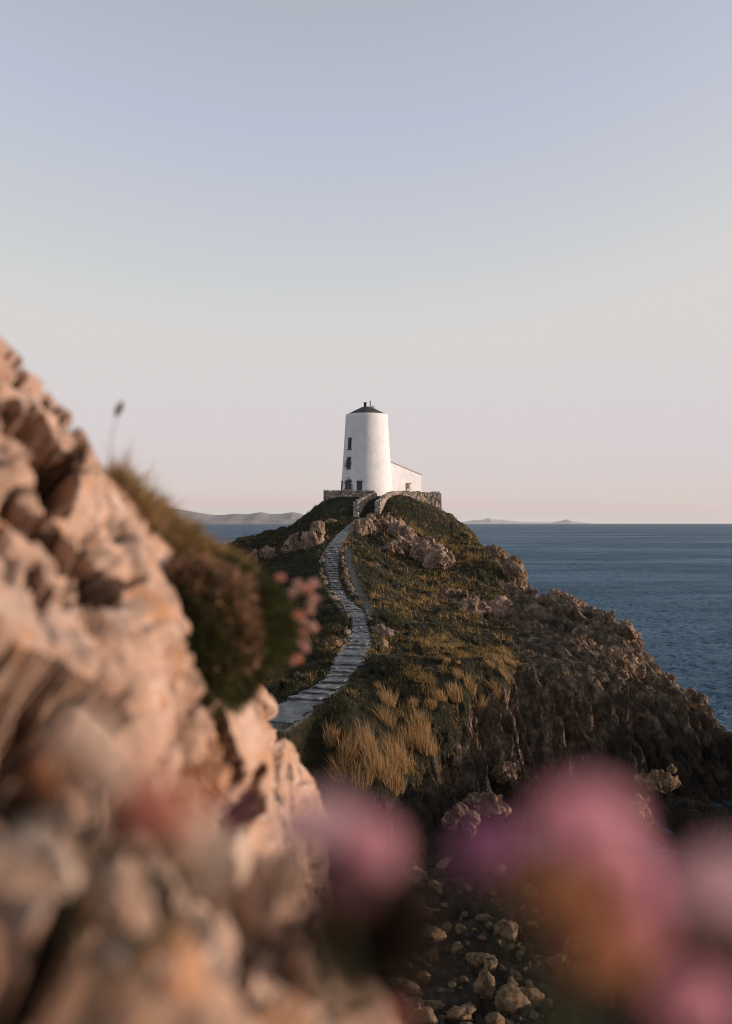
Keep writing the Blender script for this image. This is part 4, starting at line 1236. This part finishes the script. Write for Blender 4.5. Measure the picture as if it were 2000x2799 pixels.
# cracks open obliquely into the rock, away from the viewer and the sun
vd = np.stack([KX, KY, KZ - EYE], 1); vd /= np.linalg.norm(vd, axis=1)[:, None]
cdir = -Nk + 1.6 * vd + np.array([-.1, 0, -.15]); cdir /= np.linalg.norm(cdir, axis=1)[:, None]
KV = KP1 - cdir * dd[:, None]
me = np_mesh('crag_rock', KV - np.array([-.7, 1.8, 12.]), grid_faces(snr, snc))
cr = link('crag_rock', me, ROCK_NEAR); cr.location = (-.7, 1.8, 12.)
tag(cr, 'big cracked tan crag filling the left side close to the lens', 'rock')
bpy.context.view_layer.update()


def on_crag(px, py, d):
    """where the view through that spot meets the crag"""
    dv = Vector(U(px, py, 1.) - np.array([0, 0, EYE])).normalized()
    ok, loc, nor, _ = cr.ray_cast(cr.matrix_world.inverted() @ Vector((0, 0, EYE)), dv)
    return np.array(cr.matrix_world @ loc) if ok else U(px, py, d)


# near stones at the lower left, the closest ones almost touching the lens
NEAR = [
    ((110, 2360, .85, 85, 95), ROCK_PALE, 'pale blurred stone low at the left edge'),
    ((300, 2480, .95, 75, 100), ROCK_NEAR, 'tan blurred stone right of the low pale one'),
    ((590, 2440, 1.2, 75, 170), ROCK_PALE, 'tall pale blurred stone in the middle of the near rocks'),
    ((725, 2500, 1.3, 70, 150), ROCK_NEAR, 'tan leaning stone right of the tall pale one'),
    ((850, 2700, 1.05, 85, 150), ROCK_NEAR, 'rightmost blurred tan stone at the bottom edge'),
    ((440, 2640, .85, 100, 110), ROCK_ORANGE, 'orange brown blurred stone at the bottom'),
    ((160, 2130, 1.1, 70, 60), ROCK_ORANGE, 'rusty blurred stone under the dark hollow at the left'),
    ((560, 2140, 2.4, 80, 50), ROCK_ORANGE, 'orange brown stone under the sharp cliff face'),
]
for i, ((px, py, d, rx, rz), mt, lab) in enumerate(NEAR):
    p = on_crag(px, py, d); d = p[1]; s = d / FPX
    me = rock_mesh('near_stone', (rx * s * 1.1, rx * s * .7, rz * s * 1.1), 300 + i, 5, 9, .24, .12, (.8, .2, .4))
    o = link('near_stone', me, mt); o.location = p; o.rotation_euler = (0, ((i * 37) % 7 - 3) * .06, 0)
    tag(o, lab, 'stone', 'blurred stones of the near crag')


# ------------------------------------------------------------------ plants on the crag
def ellipsoid_leaves(name, bl, n, L, W, mat, seed, flat=1., bend=.2, parent=None, out=1., loc=(0, 0, 0)):
    r = np.random.default_rng(seed)
    Bs, Ds = [], []
    vol = np.array([np.prod(b[1]) ** (2 / 3) for b in bl]); vol /= vol.sum()
    for (c, rad), f in zip(bl, vol):
        k = int(n * f)
        v = r.normal(size=(k, 3)); v /= np.linalg.norm(v, axis=1)[:, None]
        q = r.uniform(.78, 1.0, k)[:, None]
        lump = 1 + .27 * perlin(v[:, 0] * 3 + seed, v[:, 1] * 3, v[:, 2] * 3)[:, None]
        Bs.append(np.array(c) + v * q * lump * np.array(rad)); d = v * out + r.normal(size=(k, 3)) * .45; d[:, 2] += .35
        Ds.append(d / np.linalg.norm(d, axis=1)[:, None])
    Bs = np.concatenate(Bs); Ds = np.concatenate(Ds)
    return blades(name, Bs, Ds, L * r.uniform(.6, 1.3, len(Bs)), W * r.uniform(.7, 1.3, len(Bs)), bend, r, 2, parent, mat, loc)


LEAF_DARK = m_leaf('cushion_leaf', [(.022, .022, .009), (.045, .044, .014), (.085, .070, .022), (.055, .038, .018)], .7, .2)
LEAF_UMBER = m_leaf('cushion_leaf_brown', [(.03, .02, .014), (.07, .042, .028), (.11, .065, .04), (.05, .04, .02)], .8, .25)
LEAF_GREEN = m_leaf('cushion_leaf_green', [(.03, .04, .012), (.055, .065, .02), (.09, .09, .026)], .7, .25)
LEAF_BROWN = m_leaf('cushion_dead_head', [(.15, .082, .045), (.28, .16, .095), (.38, .22, .14), (.19, .10, .055)], .85, .2)
GRASS_NEAR = m_leaf('ledge_grass', [(.22, .13, .05), (.38, .235, .10), (.48, .31, .14), (.16, .12, .045), (.30, .18, .075)], .75, .3)


def plant(name, loc, label, cat, group=None):
    return tag(empty(name, tuple(loc)), label, cat, group)


# big dark cushion between the boulder and the cliff face
cc = U(560, 1700, 2.5)
cu = plant('cushion_plant', cc, 'dark green and brown cushion plant bulging over the rock', 'plant')
cb = [B(535, 1660, 2.5, 115, 130), B(560, 1780, 2.45, 118, 150), B(520, 1860, 2.35, 70, 90), B(640, 1700, 2.52, 85, 125), B(630, 1810, 2.5, 80, 105), B(695, 1745, 2.58, 65, 100), B(605, 1615, 2.55, 85, 85), B(735, 1710, 2.6, 50, 80), B(690, 1640, 2.6, 60, 60)]
core = blob_mass('woody_core', [(c, tuple(q * .84 for q in r_)) for c, r_ in cb], .018, m_plain('core_brown', (.028, .022, .012), .95, .4, 12), (.02, .02, .006), (4, 12, 30), 41, angular=False)
core.parent = cu; core.location = core.location - cu.location
ellipsoid_leaves('foliage', cb, 25000, .037, .0032, LEAF_DARK, 51, parent=cu, loc=cc)
ellipsoid_leaves('green_shoots', [B(695, 1700, 2.52, 80, 120), B(660, 1610, 2.6, 48, 55), B(745, 1715, 2.58, 52, 95), B(610, 1880, 2.45, 65, 60), B(560, 1700, 2.42, 110, 140), B(560, 1820, 2.38, 95, 120)], 11000, .034, .003, LEAF_GREEN, 52, parent=cu, loc=cc)
ellipsoid_leaves('dead_heads', [B(545, 1620, 2.42, 112, 105), B(610, 1660, 2.42, 90, 115), B(655, 1740, 2.44, 60, 100), B(570, 1800, 2.4, 90, 110), B(720, 1700, 2.55, 50, 70)], 6500, .016, .006, LEAF_BROWN, 53, parent=cu, loc=cc)

# grassy ledge between the crag and the cushion
lb = [B(325, 1400, 2.5, 58, 95), B(390, 1455, 2.55, 85, 78), B(470, 1510, 2.6, 90, 65), B(550, 1560, 2.65, 80, 55), B(620, 1590, 2.7, 60, 45)]
led = blob_mass('turf_ledge', lb, .018, M_EARTH, (.03, .02, .008), (4, 10, 25), 44, angular=False)
tag(led, 'earthy turf ledge running down behind the boulder', 'ledge')
lg = empty('grass_tuft', tuple(U(330, 1380, 2.5))); tag(lg, 'blurred tawny grass tuft on the ledge right of the crag', 'grass tuft')
ellipsoid_leaves('short_blades', lb, 9000, .060, .0028, GRASS_NEAR, 61, parent=lg, loc=tuple(lg.location), out=.6)
r = np.random.default_rng(62); n = 300
q = r.random(n)
Bp = np.array([U(290 + 150 * a + r.normal() * 14, 1330 + 120 * a + r.normal() * 12, 2.45 + .12 * r.random()) for a in q])
D = np.stack([r.normal(size=n) * .16 + .16, r.normal(size=n) * .16, np.ones(n)], 1); D /= np.linalg.norm(D, axis=1)[:, None]
blades('long_blades', Bp, D, r.uniform(.04, .08, n) + .13 * r.random(n) ** 3 * (1 - .35 * q), r.uniform(.0018, .003, n), .22, r, 2, lg, GRASS_NEAR, tuple(lg.location))
# plantain-like seed head above the tuft
sp = U(292, 1285, 2.3)
sh = plant('seed_head', sp, 'single dark seed head on a thin stalk against the sky', 'seed head')
top = U(325, 1118, 2.3) - sp
M_SEED = m_plain('seed_brown', (.09, .05, .03), .9, .4, 200)
M_STALK = m_plain('stalk', (.16, .12, .06), .8, .2, 60)
MB().tube([(0, 0, -.05), top * .5 + np.array([-.004, 0, .0]), top * .93], .0011, 6).build('stalk', M_STALK, sh, smooth=True)
ax_ = Vector(top).normalized()
sv, sf = ico(3)
me = np_mesh('spike', (sv * np.array([.0075, .0075, .019])) * (1 + .16 * perlin(sv[:, 0] * 9, sv[:, 1] * 9, sv[:, 2] * 9))[:, None], sf)
so = link('spike', me, M_SEED, sh); so.location = top; so.rotation_euler = (0, .45, 0)

# ------------------------------------------------------------------ sea thrift flowers
def petal_mat(name, cols):
    return m_leaf(name, cols, .75, .62)


P_PINK = petal_mat('thrift_pink', [(.80, .38, .45), (.88, .50, .54), (.92, .60, .62), (.74, .30, .44)])
P_PALE = petal_mat('thrift_pale', [(.78, .54, .57), (.84, .62, .63), (.74, .50, .55)])
P_PURPLE = petal_mat('thrift_purple', [(.40, .16, .29), (.48, .22, .36), (.33, .13, .25)])
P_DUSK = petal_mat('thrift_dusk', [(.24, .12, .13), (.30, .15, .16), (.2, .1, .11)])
P_WHITE = petal_mat('withered_white', [(.84, .66, .53), (.90, .75, .63), (.76, .56, .43)])
P_RUST = petal_mat('withered_rust', [(.62, .29, .14), (.72, .38, .20), (.52, .22, .10)])
P_SALMON = petal_mat('withered_salmon', [(.66, .28, .2), (.72, .36, .27), (.58, .22, .15)])
P_BUD = petal_mat('bud_pink', [(.58, .34, .28), (.66, .43, .36), (.50, .27, .22)])
M_BRACT = m_plain('bract_brown', (.18, .085, .045), .85, .4, 120)
M_STEM = m_plain('flower_stem', (.10, .09, .035), .75, .3, 80)


def head_mesh(name, R, nfl, seed, cover=.35, psize=.36):
    """globe of five-petalled florets"""
    r = np.random.default_rng(seed); V = []; F = []
    k = 0
    for i in range(nfl):
        z = 1 - (1 - (-cover)) * (i + .5) / nfl
        a = i * 2.39996 + r.normal() * .12
        c = np.array([math.sqrt(max(0, 1 - z * z)) * math.cos(a), math.sqrt(max(0, 1 - z * z)) * math.sin(a), z])
        t = np.cross(c, [.3, .2, .93]); t /= np.linalg.norm(t); b = np.cross(c, t)
        rr = R * r.uniform(.88, 1.06); s = R * psize * r.uniform(.85, 1.15); ph = r.random() * 6.28
        for p in range(5):
            w = ph + p * 2 * PI / 5
            d1 = t * math.cos(w) + b * math.sin(w); d2 = -t * math.sin(w) + b * math.cos(w)
            o = c * rr * .93
            V += [o, o + d1 * s * .55 + d2 * s * .30 + c * s * .22, o + d1 * s + c * s * .18, o + d1 * s * .55 - d2 * s * .30 + c * s * .22]
            F += [(k, k + 1, k + 2), (k, k + 2, k + 3)]; k += 4
    return np_mesh(name, np.array(V), np.array(F), False)


def thrift(px, py, d, rpx, mat, label, group, seed, lean=(0, 0), stem=.16, nfl=46, bract=True, root=None, cover=.35):
    """flower head centred at the given place, stem running down from it"""
    c = U(px, py, d); R = rpx * d / FPX
    up = Vector((lean[0], lean[1], 1)).normalized()
    foot = c - np.array(up) * stem if root is None else np.array(root)
    f = plant('thrift_flower', foot, label, 'flower', group)
    hc = Vector(c - foot)
    rot = Vector((0, 0, 1)).rotation_difference(up).to_euler()
    h = link('flower_head', head_mesh('flower_head', R, nfl, seed, cover), mat, f); h.location = hc; h.rotation_euler = rot
    sv, sf = ico(3)
    core = np_mesh('core', sv * R * .40 * (1 + .1 * perlin(sv[:, 0] * 4 + seed, sv[:, 1] * 4, sv[:, 2] * 4))[:, None], sf)
    link('core', core, mat, h)
    if bract:
        m = MB()
        for i in range(11):
            a = i * 2.4; b_ = .25 + .5 * (i % 3) / 2
            ca, sa = math.cos(a), math.sin(a)
            m.add([(.16 * R * ca, .16 * R * sa, -.98 * R), ((.62 + b_ * .3) * R * math.cos(a - .4), (.62 + b_ * .3) * R * math.sin(a - .4), (-.75 + b_ * .35) * R), (.95 * R * ca, .95 * R * sa, (-.55 + b_ * .5) * R), ((.62 + b_ * .3) * R * math.cos(a + .4), (.62 + b_ * .3) * R * math.sin(a + .4), (-.75 + b_ * .35) * R)], [(0, 1, 2, 3)])
        br = m.build('bracts', M_BRACT, f); br.location = hc; br.rotation_euler = rot
    bl_ = -up * R * .8
    pts = [Vector((0, 0, 0)), hc * .5 + Vector((.006, .004, 0)), hc + bl_]
    MB().tube(pts, [R * .10 + .0004, R * .085 + .0004, R * .10 + .0003], 7).build('stem', M_STEM, f, smooth=True)
    return f


GB = 'pink buds at the edge of the dark cushion plant'
BUD_L = 'small salmon pink bud beside the dark cushion plant'
BUDS = [(765, 1581, 11), (813, 1595, 10), (806, 1617, 12), (855, 1597, 12), (842, 1612, 11), (856, 1638, 12), (848, 1655, 10), (846, 1672, 10), (816, 1684, 13), (826, 1700, 10), (850, 1712, 12), (858, 1722, 9), (827, 1733, 11), (792, 1745, 11), (829, 1763, 12), (834, 1776, 9), (812, 1803, 12), (800, 1812, 8), (826, 1608, 9), (798, 1628, 9)]
rb = random.Random(8)
for i, (px, py, rp) in enumerate(BUDS):
    d = 2.5 + .1 * rb.random()
    root = U(735 + rb.uniform(-20, 10), py + 40 + rb.uniform(0, 40), 2.58)
    thrift(px, py, d, rp * 1.35, P_BUD if i % 4 else P_SALMON, BUD_L, GB, 400 + i, (.35, -.1), nfl=16, bract=False, root=root)

GF = 'blurred thrift flowers close to the lens'
FL = [  # px, py, d, r, material, label, lean, stem
    (1600, 2285, .31, 138, P_PINK, 'largest pink thrift head, highest at the bottom right', (.25, .25), .15),
    (1690, 2385, .335, 100, P_PINK, 'pink thrift head touching the right side of the largest', (.5, .1), .13),
    (1330, 2335, .38, 90, P_PURPLE, 'dim purple thrift head left of the largest pink one', (-.3, .2), .16),
    (1545, 2450, .30, 108, P_RUST, 'rust brown withered head under the largest pink one', (.1, .2), .1),
    (1635, 2600, .30, 112, P_RUST, 'orange withered head lowest at the bottom right', (.2, .1), .08),
    (1735, 2535, .33, 82, P_PINK, 'small pink head right of the rusty withered one', (.5, 0), .1),
    (1985, 2450, .31, 130, P_PALE, 'pale pink head cut by the right edge', (.3, .1), .12),
    (1850, 2440, .36, 70, P_PURPLE, 'dark purple head left of the pale one at the right edge', (-.3, .2), .12),
    (1900, 2760, .30, 110, P_PINK, 'pink head at the bottom right corner', (.2, .1), .05),
    (890, 2268, .37, 95, P_PALE, 'pale pink thrift head low in the middle', (-.1, .2), .14),
    (1000, 2325, .37, 92, P_PINK, 'pink thrift head right of the pale middle one', (.4, .1), .12),
    (930, 2420, .36, 90, P_DUSK, 'shadowed brown purple head under the pale middle one', (0, .2), .1),
    (800, 2265, .50, 50, P_PALE, 'small lilac head left of the pale middle one', (-.1, .1), .12),
    (235, 2030, .60, 85, P_WHITE, 'white withered head highest at the lower left', (-.1, .1), .12),
    (300, 2125, .60, 70, P_WHITE, 'white withered head just below the highest one', (.2, 0), .12),
    (165, 2140, .62, 55, P_RUST, 'rusty withered head left of the white ones', (-.2, .1), .1),
    (420, 2235, .58, 95, P_SALMON, 'salmon pink withered head in the lower left', (.1, .1), .1),
    (510, 2290, .60, 75, P_WHITE, 'white withered head right of the salmon pink one', (.3, 0), .1),
    (400, 2150, .62, 55, P_SALMON, 'small salmon head above the larger salmon one', (0, .1), .1),
    (540, 2150, .66, 45, P_RUST, 'rusty withered head right of the small salmon one', (.2, .1), .1),
    (620, 2215, .64, 36, P_PURPLE, 'small dusky head right of the white withered one', (.2, .1), .1),
    (110, 2330, .60, 75, P_WHITE, 'cream withered head at the far lower left', (-.2, 0), .1),
    (300, 2420, .60, 48, P_WHITE, 'cream withered head low among the near stones', (.1, 0), .08),
    (1075, 2790, .45, 38, P_SALMON, 'small salmon head at the bottom centre', (0, .1), .06),
]
for i, (px, py, d, rp, mt, lab, lean, st) in enumerate(FL):
    if px < 700: d *= .68; st *= .68
    thrift(px, py, d, rp, mt, lab, GF, 500 + i, lean, st)
# leaf cushions the near flowers grow from
CUSH = [((1000, 2520, .40, 70, 75), 'dark leaf cushion under the middle pink flowers'), ((1930, 2640, .36, 100, 70), 'dark leaf cushion under the pale head at the right edge')]
for i, ((px, py, d, rx, rz), lab) in enumerate(CUSH):
    if px < 700: d *= .68
    c = U(px, py, d)
    p = plant('thrift_cushion', c, lab, 'plant', 'leaf cushions of the near flowers')
    k = ellipsoid_leaves('leaves', [B(px, py, d, rx, rz)], 2600, .022, .0022, LEAF_UMBER, 700 + i, parent=p, loc=tuple(c))
    co = blob_mass('core', [B(px, py, d, rx * .85, rz * .85)], .006, bpy.data.materials['core_brown'], (.004, .004, .001), (15, 40, 80), 80 + i, angular=False)
    co.parent = p; co.location = co.location - p.location

# ------------------------------------------------------------------ light, air, camera
SUN_EL, SUN_AZ = 6.0, 2.0      # degrees: height, and turn from +X towards the camera
e_, a_ = math.radians(SUN_EL), math.radians(SUN_AZ)
sd = Vector((math.cos(e_) * math.cos(a_), -math.cos(e_) * math.sin(a_), math.sin(e_)))
sl = bpy.data.lights.new('sun', 'SUN'); sl.energy = 5.0; sl.angle = math.radians(.5); sl.color = (1., .78, .64)
so_ = bpy.data.objects.new('sun', sl); COL.objects.link(so_); so_.rotation_euler = sd.to_track_quat('Z', 'Y').to_euler(); so_.location = (60, -10, 40)

w = bpy.data.worlds.new('World'); SC.world = w; w.use_nodes = True
nt = w.node_tree; nt.nodes.clear()
sky = nt.nodes.new('ShaderNodeTexSky'); sky.sky_type = 'NISHITA'; sky.sun_disc = False
sky.sun_elevation = e_; sky.sun_rotation = math.radians(90 + SUN_AZ); sky.air_density = 1.0; sky.dust_density = 1.5; sky.ozone_density = 2.2; sky.altitude = 0
sep = nt.nodes.new('ShaderNodeSeparateColor'); cmb = nt.nodes.new('ShaderNodeCombineColor')
nt.links.new(sky.outputs[0], sep.inputs[0])
av = nt.nodes.new('ShaderNodeMath'); av.operation = 'ADD'; nt.links.new(sep.outputs[0], av.inputs[0]); nt.links.new(sep.outputs[1], av.inputs[1])
# film response of the pastel grade, one curve per channel, on the physical sky

def mth(op, x, y):
    nd = nt.nodes.new('ShaderNodeMath'); nd.operation = op
    for q, v in enumerate((x, y)):
        if isinstance(v, (int, float)): nd.inputs[q].default_value = v
        else: nt.links.new(v, nd.inputs[q])
    return nd.outputs[0]


def curve(src, toe, gain, power): return mth('MULTIPLY', mth('POWER', mth('MAXIMUM', mth('SUBTRACT', src, toe), .004), power), gain)


rr = curve(sep.outputs[0], .25, 7.75, .405)
gg = curve(av.outputs[0], .70, 5.45, .36)
bb = mth('MINIMUM', curve(av.outputs[0], .55, 6.2, .6), curve(sep.outputs[2], 0., 6.1, .12))
tcw = nt.nodes.new('ShaderNodeTexCoord'); sxz = nt.nodes.new('ShaderNodeSeparateXYZ'); nt.links.new(tcw.outputs['Generated'], sxz.inputs[0])


def byz(z0, z1, a0, a1):
    nd = nt.nodes.new('ShaderNodeMapRange'); nd.inputs[1].default_value = z0; nd.inputs[2].default_value = z1; nd.inputs[3].default_value = a0; nd.inputs[4].default_value = a1
    nt.links.new(sxz.outputs[2], nd.inputs[0]); return nd.outputs[0]


gg = mth('MULTIPLY', mth('MAXIMUM', mth('MINIMUM', gg, 6.6), byz(0., .16, 6.6, 0.)), byz(0., .17, .905, 1.))
bb = mth('MAXIMUM', bb, byz(0., .12, 5.75, 0.))
rr = mth('MAXIMUM', rr, byz(0., .12, 6.9, 0.))
for k, (c_, top_) in enumerate(((rr, 6.9), (gg, 6.6), (bb, 6.5))):
    nt.links.new(mth('MINIMUM', c_, top_), cmb.inputs[k])
bg = nt.nodes.new('ShaderNodeBackground'); bg.inputs[1].default_value = .1
ow = nt.nodes.new('ShaderNodeOutputWorld')
nt.links.new(cmb.outputs[0], bg.inputs[0]); nt.links.new(bg.outputs[0], ow.inputs[0])

HAZE = 1.3e-5
if HAZE:
    hm = bpy.data.materials.new('haze'); hm.use_nodes = True; ht = hm.node_tree; ht.nodes.clear()
    vo = ht.nodes.new('ShaderNodeVolumePrincipled'); vo.inputs['Color'].default_value = (.93, .95, .91, 1); vo.inputs['Density'].default_value = HAZE; vo.inputs['Anisotropy'].default_value = 0.
    oo = ht.nodes.new('ShaderNodeOutputMaterial'); ht.links.new(vo.outputs[0], oo.inputs['Volume'])
    V, F = box_v(-33000, 33000, -2600, 27500, -14, 420)
    hz = MB().add(V, F).build('haze', hm); tag(hz, 'thin pale sea haze fading the far hills', 'haze', kind='stuff')

cam = bpy.data.cameras.new('camera'); co = bpy.data.objects.new('camera', cam); COL.objects.link(co)
co.location = (0, 0, EYE); co.rotation_euler = (PI / 2, 0, 0)
cam.sensor_fit = 'VERTICAL'; cam.sensor_height = 36.; cam.sensor_width = 25.72; cam.lens = 36. * FPX / 2799.; cam.shift_y = (HY - 1399.5) / 2799.
cam.clip_start = .02; cam.clip_end = 120000
cam.dof.use_dof = True; cam.dof.focus_distance = 110.; cam.dof.aperture_fstop = cam.lens / 21.5
SC.camera = co
SC.view_settings.view_transform = 'Standard'; SC.view_settings.look = 'None'; SC.view_settings.gamma = 1; SC.view_settings.exposure = 0.
SC.cycles.use_denoising = True; SC.cycles.filter_width = 1.1
SC.cycles.max_bounces = 6; SC.cycles.volume_bounces = 1; SC.cycles.diffuse_bounces = 3
SC.cycles.sample_clamp_indirect = 6
